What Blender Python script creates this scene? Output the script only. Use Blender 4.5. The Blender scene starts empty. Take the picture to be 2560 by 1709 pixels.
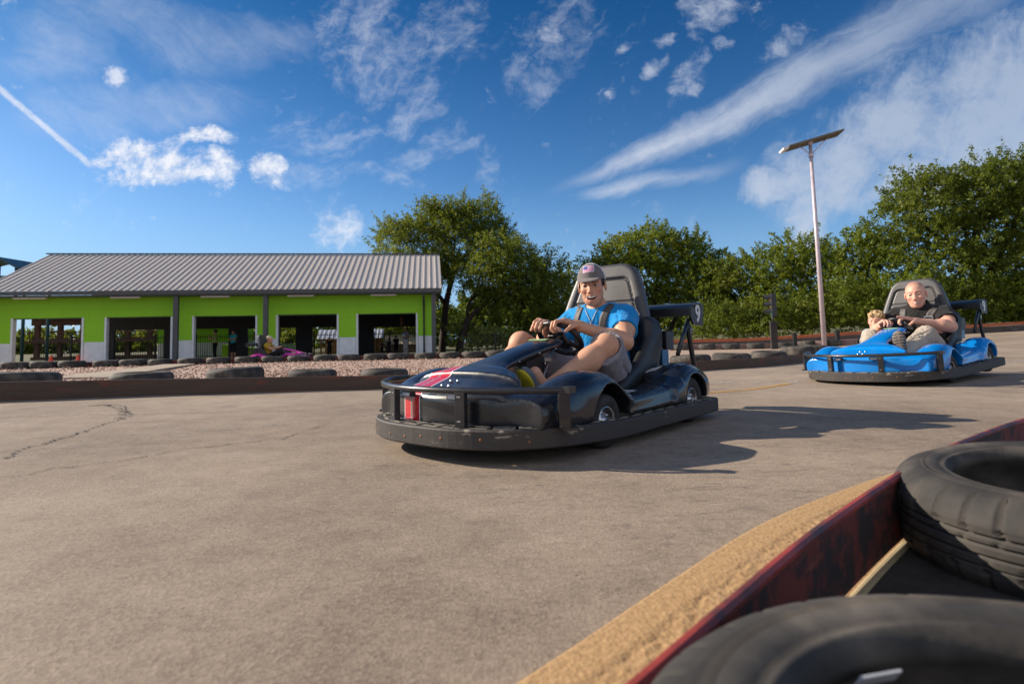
import bpy, bmesh, math, random
import numpy as np
from mathutils import Vector, Matrix, Euler
from mathutils.bvhtree import BVHTree
random.seed(7); RNG = np.random.default_rng(11)
S = bpy.context.scene
COL = S.collection
rad = math.radians

# ------------------------------------------------------------------ tagging and linking
def tag(o, label=None, cat=None, group=None, kind=None):
    if label: o['label'] = label
    if cat: o['category'] = cat
    if group: o['group'] = group
    if kind: o['kind'] = kind
    return o

def empty(name, loc=(0, 0, 0), rot=(0, 0, 0)):
    o = bpy.data.objects.new(name, None); COL.objects.link(o)
    o.location = loc; o.rotation_euler = rot; o.empty_display_size = .2
    return o

def link(name, me, mats=(), parent=None):
    for m in mats: me.materials.append(m)
    o = bpy.data.objects.new(name, me); COL.objects.link(o)
    if parent is not None: o.parent = parent
    return o

def copy_tree(o, parent=None):
    c = o.copy(); COL.objects.link(c); c.parent = parent
    for ch in list(o.children): copy_tree(ch, c)
    return c

def fast_mesh(name, V, Fq, idx=None, smooth=True):
    """V (n,3) and Fq (m,k) with k = 3 or 4"""
    V = np.ascontiguousarray(V, np.float32); Fq = np.ascontiguousarray(Fq, np.int32)
    me = bpy.data.meshes.new(name); m, k = Fq.shape
    me.vertices.add(len(V)); me.vertices.foreach_set('co', V.ravel())
    me.loops.add(m * k); me.loops.foreach_set('vertex_index', Fq.ravel())
    me.polygons.add(m); me.polygons.foreach_set('loop_start', np.arange(0, m * k, k, dtype=np.int32))
    try: me.polygons.foreach_set('loop_total', np.full(m, k, np.int32))
    except Exception: pass
    if idx is not None: me.polygons.foreach_set('material_index', np.ascontiguousarray(idx, np.int32))
    me.polygons.foreach_set('use_smooth', np.full(m, smooth, bool))
    me.update(calc_edges=True); me.validate()
    return me

# ------------------------------------------------------------------ polygon builder
class MB:
    def __init__(s): s.v = []; s.f = []; s.mi = []; s.sm = []
    def add(s, vs, fs, mi=0, sm=False):
        b = len(s.v); s.v += [tuple(p) for p in vs]
        for f in fs: s.f.append(tuple(i + b for i in f)); s.mi.append(mi); s.sm.append(sm)
        return s
    def box(s, c, h, R=None, mi=0, bev=0.0):
        c = Vector(c); R = R or Matrix.Identity(3)
        if bev <= 0:
            vs = [c + R @ Vector((sx * h[0], sy * h[1], sz * h[2])) for sx in (-1, 1) for sy in (-1, 1) for sz in (-1, 1)]
            return s.add(vs, [(0, 1, 3, 2), (4, 6, 7, 5), (0, 4, 5, 1), (2, 3, 7, 6), (0, 2, 6, 4), (1, 5, 7, 3)], mi)
        bm = bmesh.new(); bmesh.ops.create_cube(bm, size=2)
        for v in bm.verts: v.co = Vector((v.co.x * h[0], v.co.y * h[1], v.co.z * h[2]))
        bmesh.ops.bevel(bm, geom=bm.edges[:], offset=bev, segments=2, affect='EDGES', profile=.6)
        bm.verts.index_update()
        s.add([c + R @ v.co for v in bm.verts], [[v.index for v in f.verts] for f in bm.faces], mi)
        bm.free(); return s
    def span(s, lo, hi, mi=0, bev=0.0):
        lo = Vector(lo); hi = Vector(hi)
        return s.box((lo + hi) / 2, (hi - lo) / 2, None, mi, bev)
    def tube(s, pts, r, n=10, mi=0, caps=True, rs=None, sq=1.0):
        pts = [Vector(p) for p in pts]; rings = []
        up = Vector((0, 0, 1))
        for i, p in enumerate(pts):
            t = (pts[min(i + 1, len(pts) - 1)] - pts[max(i - 1, 0)]).normalized()
            a = t.cross(up)
            if a.length < .05: a = t.cross(Vector((1, 0, 0)))
            a.normalize(); b = a.cross(t).normalized()
            rr = rs[i] if rs else r
            rings.append([p + (a * math.cos(q) + b * math.sin(q) * sq) * rr for q in [2 * math.pi * j / n for j in range(n)]])
        vs = [q for g in rings for q in g]; fs = []
        for i in range(len(pts) - 1):
            for j in range(n): fs.append((i * n + j, i * n + (j + 1) % n, (i + 1) * n + (j + 1) % n, (i + 1) * n + j))
        s.add(vs, fs, mi, True)
        if caps:
            b = len(s.v) - len(vs)
            s.f.append(tuple(b + j for j in range(n))[::-1]); s.mi.append(mi); s.sm.append(False)
            e = b + (len(pts) - 1) * n
            s.f.append(tuple(e + j for j in range(n))); s.mi.append(mi); s.sm.append(False)
        return s
    def lathe(s, prof, c=(0, 0, 0), R=None, n=32, mi=0, closed=False, mis=None):
        """prof: (radius, height) pairs round local z"""
        c = Vector(c); R = R or Matrix.Identity(3); m = len(prof)
        vs = [c + R @ Vector((r * math.cos(2 * math.pi * j / n), r * math.sin(2 * math.pi * j / n), z)) for r, z in prof for j in range(n)]
        b = len(s.v); s.v += [tuple(p) for p in vs]
        for i in range(m if closed else m - 1):
            i2 = (i + 1) % m
            for j in range(n):
                s.f.append((b + i * n + j, b + i * n + (j + 1) % n, b + i2 * n + (j + 1) % n, b + i2 * n + j)); s.mi.append(mis[i] if mis else mi); s.sm.append(True)
        return s
    def prism(s, poly, z0, z1, M=None, mi=0):
        """closed 2D polygon extruded along local z"""
        M = M or Matrix.Identity(4); n = len(poly)
        vs = [M @ Vector((x, y, z0)) for x, y in poly] + [M @ Vector((x, y, z1)) for x, y in poly]
        fs = [tuple(range(n))[::-1], tuple(range(n, 2 * n))] + [(i, (i + 1) % n, n + (i + 1) % n, n + i) for i in range(n)]
        return s.add(vs, fs, mi)
    def build(s, name, mats, parent=None, auto=35):
        if not isinstance(mats, (list, tuple)): mats = [mats]
        me = bpy.data.meshes.new(name); me.from_pydata(s.v, [], s.f)
        me.polygons.foreach_set('material_index', s.mi); me.polygons.foreach_set('use_smooth', s.sm)
        bm = bmesh.new(); bm.from_mesh(me); bmesh.ops.recalc_face_normals(bm, faces=bm.faces[:]); bm.to_mesh(me); bm.free()
        me.update(); return link(name, me, mats, parent)

def catmull(P, n=8, closed=False):
    P = [np.array(p, float) for p in P]; out = []; m = len(P)
    for i in range(m if closed else m - 1):
        g = (lambda k: P[k % m]) if closed else (lambda k: P[min(max(k, 0), m - 1)])
        a, b, c, d = g(i - 1), g(i), g(i + 1), g(i + 2)
        for j in range(n):
            t = j / n
            out.append(.5 * ((2 * b) + (-a + c) * t + (2 * a - 5 * b + 4 * c - d) * t * t + (-a + 3 * b - 3 * c + d) * t ** 3))
    if not closed: out.append(P[-1])
    return out

# ------------------------------------------------------------------ distance fields meshed with surface nets
def smin(a, b, k):
    if k <= 0: return np.minimum(a, b)
    h = np.maximum(k - np.abs(a - b), 0) / k
    return np.minimum(a, b) - h * h * k * .25

def cap(a, b, ra, rb=None):
    a = np.array(a, float); b = np.array(b, float); rb = ra if rb is None else rb
    R = max(ra, rb)
    def f(X, Y, Z):
        d = b - a; L = float(d @ d) + 1e-12
        t = np.clip(((X - a[0]) * d[0] + (Y - a[1]) * d[1] + (Z - a[2]) * d[2]) / L, 0, 1)
        return np.sqrt((X - a[0] - t * d[0]) ** 2 + (Y - a[1] - t * d[1]) ** 2 + (Z - a[2] - t * d[2]) ** 2) - (ra + (rb - ra) * t)
    return f, np.minimum(a, b) - R, np.maximum(a, b) + R

def ell(c, r, R=None):
    c = np.array(c, float); r = np.array(r, float); R = np.eye(3) if R is None else np.array(R)
    ext = np.sqrt(((R * r) ** 2).sum(1))
    def f(X, Y, Z):
        x, y, z = X - c[0], Y - c[1], Z - c[2]
        q = [x * R[0, i] + y * R[1, i] + z * R[2, i] for i in range(3)]
        k0 = np.sqrt(sum((q[i] / r[i]) ** 2 for i in range(3))); k1 = np.sqrt(sum((q[i] / r[i] ** 2) ** 2 for i in range(3)))
        return k0 * (k0 - 1) / np.maximum(k1, 1e-6)
    return f, c - ext, c + ext

def rbox(c, h, rnd=.01, R=None):
    c = np.array(c, float); h = np.array(h, float); R = np.eye(3) if R is None else np.array(R)
    ext = (np.abs(R) * h).sum(1)
    def f(X, Y, Z):
        x, y, z = X - c[0], Y - c[1], Z - c[2]
        q = [np.abs(x * R[0, i] + y * R[1, i] + z * R[2, i]) - (h[i] - rnd) for i in range(3)]
        return np.sqrt(sum(np.maximum(k, 0) ** 2 for k in q)) + np.minimum(np.maximum(np.maximum(q[0], q[1]), q[2]), 0) - rnd
    return f, c - ext, c + ext

def loft(rows, p=2.0, sgn=1):
    """rows: (x, yc, ztop, wy, wz); a superelliptic bar running along x"""
    A = np.array(catmull(rows, 10)); A = A[np.argsort(A[:, 0])]
    def f(X, Y, Z):
        x = X[:, 0, 0]; ip = lambda k: np.interp(x, A[:, 0], A[:, k])[:, None, None]
        yc, zt, wy, wz = ip(1) * sgn, ip(2), ip(3), ip(4)
        r = (np.abs((Y - yc) / wy) ** p + np.abs((Z - zt + wz) / wz) ** p) ** (1 / p)
        d = (r - 1) * np.minimum(wy, wz)
        e = np.maximum(A[0, 0] - X, X - A[-1, 0])
        return np.maximum(d, e)
    y0 = (A[:, 1] * sgn - A[:, 3]).min(); y1 = (A[:, 1] * sgn + A[:, 3]).max()
    return f, np.array([A[0, 0], y0, (A[:, 2] - 2 * A[:, 4]).min()]), np.array([A[-1, 0], y1, A[:, 2].max()])

class Fld:
    def __init__(s, lo, hi, h):
        s.lo = np.array(lo, float); s.h = h; s.n = np.ceil((np.array(hi) - s.lo) / h).astype(int) + 1
        s.d = np.full(s.n, 1.0, np.float32)
    def blk(s, lo, hi, m):
        i0 = np.clip(np.floor((lo - m - s.lo) / s.h).astype(int), 0, s.n); i1 = np.clip(np.ceil((hi + m - s.lo) / s.h).astype(int) + 1, 0, s.n)
        g = [(s.lo[k] + s.h * np.arange(i0[k], i1[k])).astype(np.float32) for k in range(3)]
        return tuple(slice(i0[k], i1[k]) for k in range(3)), g[0][:, None, None], g[1][None, :, None], g[2][None, None, :]
    def add(s, prim, k=.01):
        f, lo, hi = prim; b, X, Y, Z = s.blk(lo, hi, k + 3 * s.h)
        if 0 in s.d[b].shape: return s
        s.d[b] = smin(s.d[b], f(X, Y, Z), k); return s
    def cut(s, prim, k=.004):
        f, lo, hi = prim; b, X, Y, Z = s.blk(lo, hi, k + 3 * s.h)
        if 0 in s.d[b].shape: return s
        s.d[b] = -smin(-s.d[b], f(X, Y, Z), k); return s
    def keep(s, f, k=.004):
        """intersect the whole field with f"""
        b, X, Y, Z = s.blk(s.lo, s.lo + s.h * s.n, 1)
        s.d = (-smin(-s.d, -f(X, Y, Z) + 0 * s.d, k)).astype(np.float32); return s
    def grid(s):
        return s.blk(s.lo, s.lo + s.h * s.n, 1)[1:]
    def mesh(s, smooth=1):
        d = s.d; D = d.copy(); D[0] = D[-1] = 1; D[:, 0] = D[:, -1] = 1; D[:, :, 0] = D[:, :, -1] = 1; d = D
        neg = d < 0; nx, ny, nz = d.shape
        cs = [(i, j, k) for i in (0, 1) for j in (0, 1) for k in (0, 1)]
        sl = lambda a, c: a[c[0]:nx - 1 + c[0], c[1]:ny - 1 + c[1], c[2]:nz - 1 + c[2]]
        cnt = np.zeros((nx - 1, ny - 1, nz - 1), np.int8)
        for c in cs: cnt += sl(neg, c)
        I = np.argwhere((cnt > 0) & (cnt < 8)); vid = np.full((nx - 1, ny - 1, nz - 1), -1, np.int32); vid[tuple(I.T)] = np.arange(len(I))
        val = np.stack([d[I[:, 0] + c[0], I[:, 1] + c[1], I[:, 2] + c[2]] for c in cs], 1)
        acc = np.zeros((len(I), 3)); num = np.zeros(len(I))
        for a in range(8):
            for b in range(a + 1, 8):
                ca, cb = np.array(cs[a]), np.array(cs[b])
                if np.abs(ca - cb).sum() != 1: continue
                va, vb = val[:, a], val[:, b]; m = (va < 0) != (vb < 0)
                t = np.where(m, va / np.where(m, va - vb, 1), 0)
                acc += m[:, None] * (ca + t[:, None] * (cb - ca)); num += m
        V = s.lo + s.h * (I + acc / num[:, None]); Q = []
        for ax in range(3):
            u, w = (ax + 1) % 3, (ax + 2) % 3
            A = np.take(neg, np.arange(0, d.shape[ax] - 1), ax); B = np.take(neg, np.arange(1, d.shape[ax]), ax)
            E = np.argwhere(A != B); E = E[(E[:, u] > 0) & (E[:, w] > 0) & (E[:, u] < d.shape[u] - 1) & (E[:, w] < d.shape[w] - 1)]
            fl = A[tuple(E.T)]; q = []
            for du, dw in ((1, 1), (0, 1), (0, 0), (1, 0)):
                e = E.copy(); e[:, u] -= du; e[:, w] -= dw; q.append(vid[tuple(e.T)])
            q = np.stack(q, 1); q[~fl] = q[~fl][:, ::-1]; Q.append(q)
        Q = np.concatenate(Q); Q = Q[(Q >= 0).all(1)]
        n = len(V); e = np.concatenate([Q[:, [0, 1]], Q[:, [1, 2]], Q[:, [2, 3]], Q[:, [3, 0]]])
        deg = np.bincount(e.ravel(), minlength=n)
        for it in range(smooth * 2):
            L = np.stack([np.bincount(e[:, 0], V[e[:, 1], k], n) + np.bincount(e[:, 1], V[e[:, 0], k], n) for k in range(3)], 1) / np.maximum(deg, 1)[:, None] - V
            V = V + L * (.55 if it % 2 == 0 else -.57)
        return V, Q

def fobj(name, F, mats, parent=None, smooth=2, paint=None):
    V, Q = F.mesh(smooth); idx = None
    if paint is not None: idx = paint(V[Q].mean(1))
    return link(name, fast_mesh(name, V, Q, idx), mats if isinstance(mats, (list, tuple)) else [mats], parent)

# ------------------------------------------------------------------ shader helpers
class Sk:
    """a node socket with arithmetic"""
    def __init__(s, nt, sock): s.nt = nt; s.k = sock
    def op(s, o, *a, clamp=False):
        n = s.nt.nodes.new('ShaderNodeMath'); n.operation = o; n.use_clamp = clamp
        for i, v in enumerate((s,) + a):
            if isinstance(v, Sk): s.nt.links.new(v.k, n.inputs[i])
            else: n.inputs[i].default_value = v
        return Sk(s.nt, n.outputs[0])
    def __add__(s, b): return s.op('ADD', b)
    def __radd__(s, b): return s.op('ADD', b)
    def __sub__(s, b): return s.op('SUBTRACT', b)
    def __rsub__(s, b): return (s * -1) + b
    def __mul__(s, b): return s.op('MULTIPLY', b)
    def __rmul__(s, b): return s.op('MULTIPLY', b)
    def __truediv__(s, b): return s.op('DIVIDE', b)
    def abs(s): return s.op('ABSOLUTE')
    def sin(s): return s.op('SINE')
    def pow(s, b): return s.op('POWER', b)
    def mx(s, b): return s.op('MAXIMUM', b)
    def mn(s, b): return s.op('MINIMUM', b)
    def clamp(s): return s.op('ADD', 0.0, clamp=True)
    def lt(s, b): return s.op('LESS_THAN', b)
    def gt(s, b): return s.op('GREATER_THAN', b)
    def ss(s, a, b):
        n = s.nt.nodes.new('ShaderNodeMapRange'); n.interpolation_type = 'SMOOTHSTEP'
        s.nt.links.new(s.k, n.inputs[0]); n.inputs[1].default_value = a; n.inputs[2].default_value = b
        return Sk(s.nt, n.outputs[0])

class G:
    """a node tree being written"""
    def __init__(s, nt): s.nt = nt
    def n(s, t, **kw):
        n = s.nt.nodes.new(t)
        for k, v in kw.items(): setattr(n, k, v)
        return n
    def put(s, sock, v):
        if isinstance(v, Sk): s.nt.links.new(v.k, sock)
        elif isinstance(v, (tuple, list)) and sock.type == 'RGBA': sock.default_value = (*v, 1) if len(v) == 3 else v
        else: sock.default_value = v
    def coord(s, out='Object'):
        return Sk(s.nt, s.n('ShaderNodeTexCoord').outputs[out])
    def xyz(s, v):
        n = s.n('ShaderNodeSeparateXYZ'); s.put(n.inputs[0], v); return [Sk(s.nt, o) for o in n.outputs]
    def vec(s, x, y, z):
        n = s.n('ShaderNodeCombineXYZ')
        for i, v in enumerate((x, y, z)): s.put(n.inputs[i], v)
        return Sk(s.nt, n.outputs[0])
    def noise(s, v, scale, detail=4, rough=.55, dist=0, col=False):
        n = s.n('ShaderNodeTexNoise'); s.put(n.inputs['Vector'], v)
        for k, q in (('Scale', scale), ('Detail', detail), ('Roughness', rough), ('Distortion', dist)): s.put(n.inputs[k], q)
        return Sk(s.nt, n.outputs['Color' if col else 0])
    def vor(s, v, scale, out='Distance', feat='F1', rnd=1):
        n = s.n('ShaderNodeTexVoronoi', feature=feat); s.put(n.inputs['Vector'], v); n.inputs['Scale'].default_value = scale
        n.inputs['Randomness'].default_value = rnd
        return Sk(s.nt, n.outputs[out])
    def scalev(s, v, x, y, z):
        n = s.n('ShaderNodeMapping'); s.put(n.inputs[0], v); n.inputs['Scale'].default_value = (x, y, z); return Sk(s.nt, n.outputs[0])
    def mix(s, f, a, b, mode='MIX'):
        n = s.n('ShaderNodeMix', data_type='RGBA', blend_type=mode)
        s.put(n.inputs[0], f); s.put(n.inputs[6], a); s.put(n.inputs[7], b); return Sk(s.nt, n.outputs[2])
    def bump(s, h, strength=.3, dist=.01):
        n = s.n('ShaderNodeBump'); s.put(n.inputs['Height'], h); n.inputs['Strength'].default_value = strength; n.inputs['Distance'].default_value = dist
        return Sk(s.nt, n.outputs[0])

def material(name, fn=None, **kw):
    m = bpy.data.materials.new(name); m.use_nodes = True; nt = m.node_tree; p = nt.nodes['Principled BSDF']; g = G(nt)
    for k, v in kw.items(): g.put(p.inputs[k.replace('_', ' ')], v)
    if fn:
        for k, v in (fn(g) or {}).items(): g.put(p.inputs[k.replace('_', ' ')], v)
    return m

def mottled(name, c, c2=None, sc=6., rough=.6, bump=.2, bsc=60., bdist=.003, metal=0, coat=0, spec=.5, amt=1.0):
    """a plain material with a soft second tone and fine relief"""
    c2 = c2 or tuple(x * .7 for x in c)
    def fn(g):
        v = g.coord(); f = g.noise(v, sc, 5, .6).ss(.35, .7) * amt
        r = {'Base_Color': g.mix(f, c, c2), 'Roughness': (g.noise(v, sc * 2.3, 3) - .5) * .2 + rough}
        if bump: r['Normal'] = g.bump(g.noise(v, bsc, 4), bump, bdist)
        return r
    return material(name, fn, Metallic=metal, Coat_Weight=coat, Specular_IOR_Level=spec)
# ------------------------------------------------------------------ camera, sun, sky
CAM_H = .492
def make_camera():
    cd = bpy.data.cameras.new('camera'); cam = bpy.data.objects.new('camera', cd); COL.objects.link(cam); S.camera = cam
    pt = math.atan(1.2e-4 * 569); ro = rad(1.2)
    fwd = Vector((0, math.cos(pt), math.sin(pt))); up = Vector((0, -math.sin(pt), math.cos(pt))); right = Vector((1, 0, 0))
    r = right * math.cos(ro) - up * math.sin(ro); u = right * math.sin(ro) + up * math.cos(ro)
    cam.matrix_world = Matrix(((r.x, u.x, -fwd.x, 0), (r.y, u.y, -fwd.y, 0), (r.z, u.z, -fwd.z, CAM_H), (0, 0, 0, 1)))
    cd.sensor_width = 36; cd.lens = 569 * 36 / 1024; cd.shift_y = -(341.5 - (340 - 1.2e-4 * 569 * 569)) / 1024
    cd.clip_start = .02; cd.clip_end = 2000
    cd.dof.use_dof = True; cd.dof.focus_distance = 3.3; cd.dof.aperture_fstop = 3.7
make_camera()
SUN_AZ, SUN_EL = rad(164), rad(27.5)          # counter-clockwise from +x
to_sun = Vector((math.cos(SUN_AZ) * math.cos(SUN_EL), math.sin(SUN_AZ) * math.cos(SUN_EL), math.sin(SUN_EL)))
ld = bpy.data.lights.new('sun', 'SUN'); ld.energy = 5.0; ld.angle = rad(.5); ld.color = (1, .87, .70)
lo = bpy.data.objects.new('sun', ld); COL.objects.link(lo); lo.rotation_euler = to_sun.to_track_quat('Z', 'Y').to_euler()
S.view_settings.view_transform = 'Standard'; S.view_settings.look = 'None'; S.view_settings.gamma = 1; S.view_settings.exposure = .48
S.render.film_transparent = False

def make_world():
    w = bpy.data.worlds.new('World'); S.world = w; w.use_nodes = True; nt = w.node_tree; g = G(nt); bg = nt.nodes['Background']
    sky = g.n('ShaderNodeTexSky', sky_type='NISHITA'); sky.sun_disc = False; sky.sun_elevation = SUN_EL; sky.sun_rotation = math.pi / 2 - SUN_AZ
    sky.air_density = 1.0; sky.dust_density = .6; sky.ozone_density = 3.0; sky.altitude = 0
    hs = g.n('ShaderNodeHueSaturation'); hs.inputs['Saturation'].default_value = 1.2; hs.inputs['Value'].default_value = .95; g.put(hs.inputs['Color'], Sk(nt, sky.outputs[0]))
    base = Sk(nt, hs.outputs[0])
    gx, gy, gzv = g.xyz(g.coord('Generated'))
    base = g.mix((1 - gzv.ss(-.05, .30)) * .85, base, (2.9, 4.3, 6.0))
    base = g.mix(1.0, base, g.mix(gzv.ss(.12, .62), (.74, .88, 1.02), (.13, .47, .66)), 'MULTIPLY')
    d = g.coord('Generated'); x, y, z = g.xyz(d)
    yy = y.mx(.05); u = x / yy; v = z / yy; front = y.ss(.05, .2)
    P = g.vec(u, v, 0.0)
    warp = g.noise(P, 5, 5, .6, col=True); wx, wy, _ = g.xyz(warp)
    uu = u + (wx - .5) * .10; vv = v + (wy - .5) * .10
    fine = g.noise(P, 16, 8, .62)
    def blob(cu, cv, ru, rv, soft=.5, ang=0.0):
        a = uu - cu; b = vv - cv; c, s = math.cos(ang), math.sin(ang)
        p = (a * c + b * s) / ru; q = (b * c - a * s) / rv
        return (1 - (p * p + q * q)).mx(-1.0)
    def many(lst):
        o = None
        for t in lst:
            b = blob(*t); o = b if o is None else o.mx(b)
        return o
    soft = g.noise(P, 7, 6, .6)
    # heaped clouds: lumpy cores eaten away by fine noise
    f2 = g.noise(g.vec(uu, vv * 1.25, 0.0), 34, 7, .66)
    cum = many([(-.685, .350, .075, .034), (-.61, .335, .07, .026), (-.655, .318, .10, .020), (-.565, .305, .075, .018), (-.50, .314, .046, .034), (-.425, .310, .036, .036), (-.55, .380, .070, .020), (-.74, .335, .035, .016)])
    puff = many([(-.712, .496, .022, .019), (-.31, .202, .042, .036)]); puff = (puff + (fine - .5) * 4.4 + (f2 - .5) * 3.8).ss(-.5, 1.8) * .7
    cum2 = many([(.375, .595, .06, .050, 0, .9), (.325, .475, .07, .024, 0, 1.0), (.272, .50, .032, .015, 0, .8), (.39, .535, .026, .016), (.335, .452, .026, .013, 0, .8), (.29, .548, .024, .014), (.085, .558, .028, .020), (.50, .525, .06, .024, 0, .5), (.215, .53, .025, .012, 0, .6), (.19, .44, .012, .006)])
    cm = (cum * 1.1 + (fine - .5) * 4.2 + (f2 - .5) * 3.6 + (soft - .5) * 2.0).ss(-.45, 1.7) * .95; cm2 = (cum2 + (fine - .5) * 3.4 + (f2 - .5) * 3.4).ss(-.2, 2.0) * .55
    # feathery high cloud: streaky noise turned along each band
    def streaky(ang, sc, a=5.0):
        c, s = math.cos(ang), math.sin(ang)
        p = g.vec((uu * c + vv * s) * (sc / a), (vv * c - uu * s) * sc, 0.0)
        return g.noise(p, 1, 8, .66, .6)
    sA = streaky(.52, 34, 6); sB = streaky(1.0, 24, 3); sC = streaky(-.55, 24, 4)
    # main plume: v = centre line along u, widening with u
    cen = u * u * .12 + u * .345 + .236; wid = u.mx(.05) * .080 + .004
    e = (vv * .5 + v * .5 - cen) / wid
    plume = (1 - (e - .15).abs() + (sA - .5) * 1.6 + (soft - .5) * 1.2).ss(-.55, 1.15) * u.ss(.05, .26) * (1 - u.ss(.30, .95) * .42) * .74
    e2 = (vv * .5 + v * .5 - (u * .17 + .234)) / .012; plume2 = (1 - e2.abs() + (sA - .5) * 2.4).ss(-.9, 1.3) * u.ss(.11, .17) * (1 - u.ss(.24, .46)) * .55
    mass = many([(.60, .30, .13, .085, 0, .5), (.70, .36, .14, .07, 0, .5), (.87, .42, .24, .14, 0, .4), (.53, .20, .035, .09, 0, -.2), (.47, .262, .06, .03), (.92, .30, .24, .12), (.75, .26, .14, .06)])
    mass = (mass + (sB - .5) * 2.4 + (soft - .5) * 2.6 + (f2 - .5) * 1.2).ss(-.75, 1.25) * .74
    wisp = many([(-.27, .57, .12, .10, 0, 1.2), (-.21, .50, .11, .06, 0, 1.0), (-.12, .57, .12, .08, 0, .8), (-.185, .40, .05, .035, 0, 1), (.10, .56, .09, .08, 0, .8), (.04, .47, .06, .06), (-.16, .44, .06, .05, 0, 1)])
    wisp = (wisp + (sB - .5) * 3.2 + (f2 - .5) * 2.6 + (soft - .5) * 2).ss(.0, 2.2) * .36
    low = many([(-.16, .33, .12, .025, 0, .3), (-.24, .295, .10, .025, 0, -.3), (-.04, .315, .04, .06), (-.33, .37, .12, .06), (-.10, .36, .06, .04), (-.36, .30, .10, .03)])
    low = (low + (sA - .5) * 2.6 + (f2 - .5) * 2.4 + (soft - .5) * 2).ss(.1, 2.1) * .32
    left = many([(-.68, .60, .19, .06, 0, -.45), (-.80, .56, .10, .10), (-.82, .52, .12, .04), (-.75, .43, .14, .07), (-.60, .44, .16, .05), (-.5, .56, .2, .06)])
    left = (left + (sC - .5) * 2.4 + (soft - .5) * 1.5).ss(-.4, 1.8) * .24
    # vapour trail
    ax, ay, bx, by = -.98, .525, -.742, .322; L = math.hypot(bx - ax, by - ay); tx, ty = (bx - ax) / L, (by - ay) / L
    du = u - ax; dv = v - ay; along = du * tx + dv * ty; off = (dv * tx - du * ty) + (g.noise(P, 60, 3) - .5) * .006
    trail = (1 - off.abs() / .0085).ss(0, .8) * (1 - along.ss(L * .94, L)) * (g.noise(P, 45, 3) * .5 + .35)
    cloud = cm.mx(puff).mx(cm2).mx(plume).mx(plume2).mx(mass).mx(wisp).mx(low).mx(left).mx(trail).clamp() * front
    lit = g.mix((fine + f2 - .7).ss(.0, .5), (4.6, 5.1, 6.2), (6.8, 6.9, 7.3)); lit = g.mix(u.ss(-.4, .9), lit, (3.5, 4.05, 5.0)); _ = g.mix(u.ss(-.4, .9), (6.6, 6.8, 7.4), (2.9, 3.6, 4.9))
    # bright broken cloud added out of view behind the camera as fill light
    fill_cloud = (1 - y.ss(-.45, .0)) * g.noise(d, 2.2, 6, .6).ss(.36, .58) * z.ss(-.02, .12)
    rgb = g.mix(cloud, base, lit); rgb = g.mix(fill_cloud * .85, rgb, (5.6, 5.6, 5.7))
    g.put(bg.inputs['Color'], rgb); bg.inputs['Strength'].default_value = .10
make_world()

# ------------------------------------------------------------------ ground
def sst(t, a, b):
    t = np.clip((np.asarray(t, float) - a) / (b - a), 0, 1); return t * t * (3 - 2 * t)
def gz(x, y):
    x = np.asarray(x, float); y = np.asarray(y, float)
    return (.02 * np.maximum(0, -x - 1.4) * (1 - sst(y, 6.5, 10)) * sst(y, 1, 4) + .05 * np.exp(-((x - 4.2) ** 2 + (y - 6) ** 2) / 5.12)
            + .04 * np.clip(x - 10, 0, 25) * sst(y, 8, 16) - .2 * sst(y, 16.3, 18.5) * (1 - sst(x, -3, 1)))
def gz1(x, y): return float(gz(x, y))

CRACK_A = [(-2.397, 2.521), (-2.305, 2.585), (-2.286, 2.620), (-2.352, 2.735), (-2.384, 2.860), (-2.397, 2.949), (-2.432, 3.069), (-2.453, 3.226), (-2.520, 3.433), (-2.594, 3.635), (-2.668, 3.865), (-2.759, 4.040), (-2.923, 4.233), (-3.190, 4.560), (-3.327, 4.656), (-3.383, 4.620)]
CRACK_B = [(-3.654, 3.831), (-3.477, 3.887), (-3.303, 3.954), (-3.123, 4.024), (-2.924, 4.078), (-2.765, 4.058), (-2.572, 4.095), (-2.361, 4.151), (-2.029, 4.228), (-1.668, 4.266), (-1.363, 4.299), (-1.041, 4.285)]
CRACK_C = [(-2.049, 2.159), (-1.976, 2.219), (-1.939, 2.252), (-1.901, 2.326), (-1.893, 2.376), (-1.840, 2.397), (-1.781, 2.452), (-1.716, 2.505), (-1.684, 2.556), (-1.646, 2.627), (-1.618, 2.696), (-1.539, 2.784), (-1.470, 2.824), (-1.378, 2.911), (-1.287, 2.939)]
CRACK_D = [(-1.223, 3.016), (-1.208, 3.093), (-1.177, 3.259), (-1.172, 3.383), (-1.146, 3.549)]
OLD_LINE = [(-2.537, 2.667), (-2.426, 2.719), (-2.210, 2.853), (-2.064, 3.008), (-1.917, 3.131), (-1.693, 3.325), (-1.402, 3.586), (-1.060, 3.889), (-0.819, 4.125)]
YELLOW_LINE = [(1.540, 4.854), (1.937, 5.005)]
WHITE_LINE = [(1.366, 5.704), (2.229, 5.833), (2.574, 5.465), (2.778, 5.680)]
YL2 = [(1.561, 4.878), (1.925, 4.977), (2.192, 5.112), (2.626, 5.454)]
LEFT_BARRIER = [(-4.631, 4.865), (-4.449, 4.967), (-3.972, 5.191), (-3.381, 5.489), (-2.903, 5.623), (-2.247, 5.927), (-1.375, 6.186)]
RIGHT_BARRIER = [(2.419, 7.879), (2.549, 8.000), (3.522, 8.559), (4.801, 9.740)]
ROW = [(-13.127, 14.449), (-12.492, 14.570), (-11.856, 14.691), (-11.073, 14.840), (-10.459, 14.957), (-9.788, 15.085), (-9.067, 15.222), (-8.362, 15.356), (-7.655, 15.491), (-6.996, 15.616), (-6.326, 15.744), (-5.644, 15.873), (-4.942, 15.865), (-4.207, 15.857), (-3.539, 15.850), (-2.783, 15.841), (-2.083, 15.833), (-1.440, 15.826), (-0.786, 15.819)]
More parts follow.
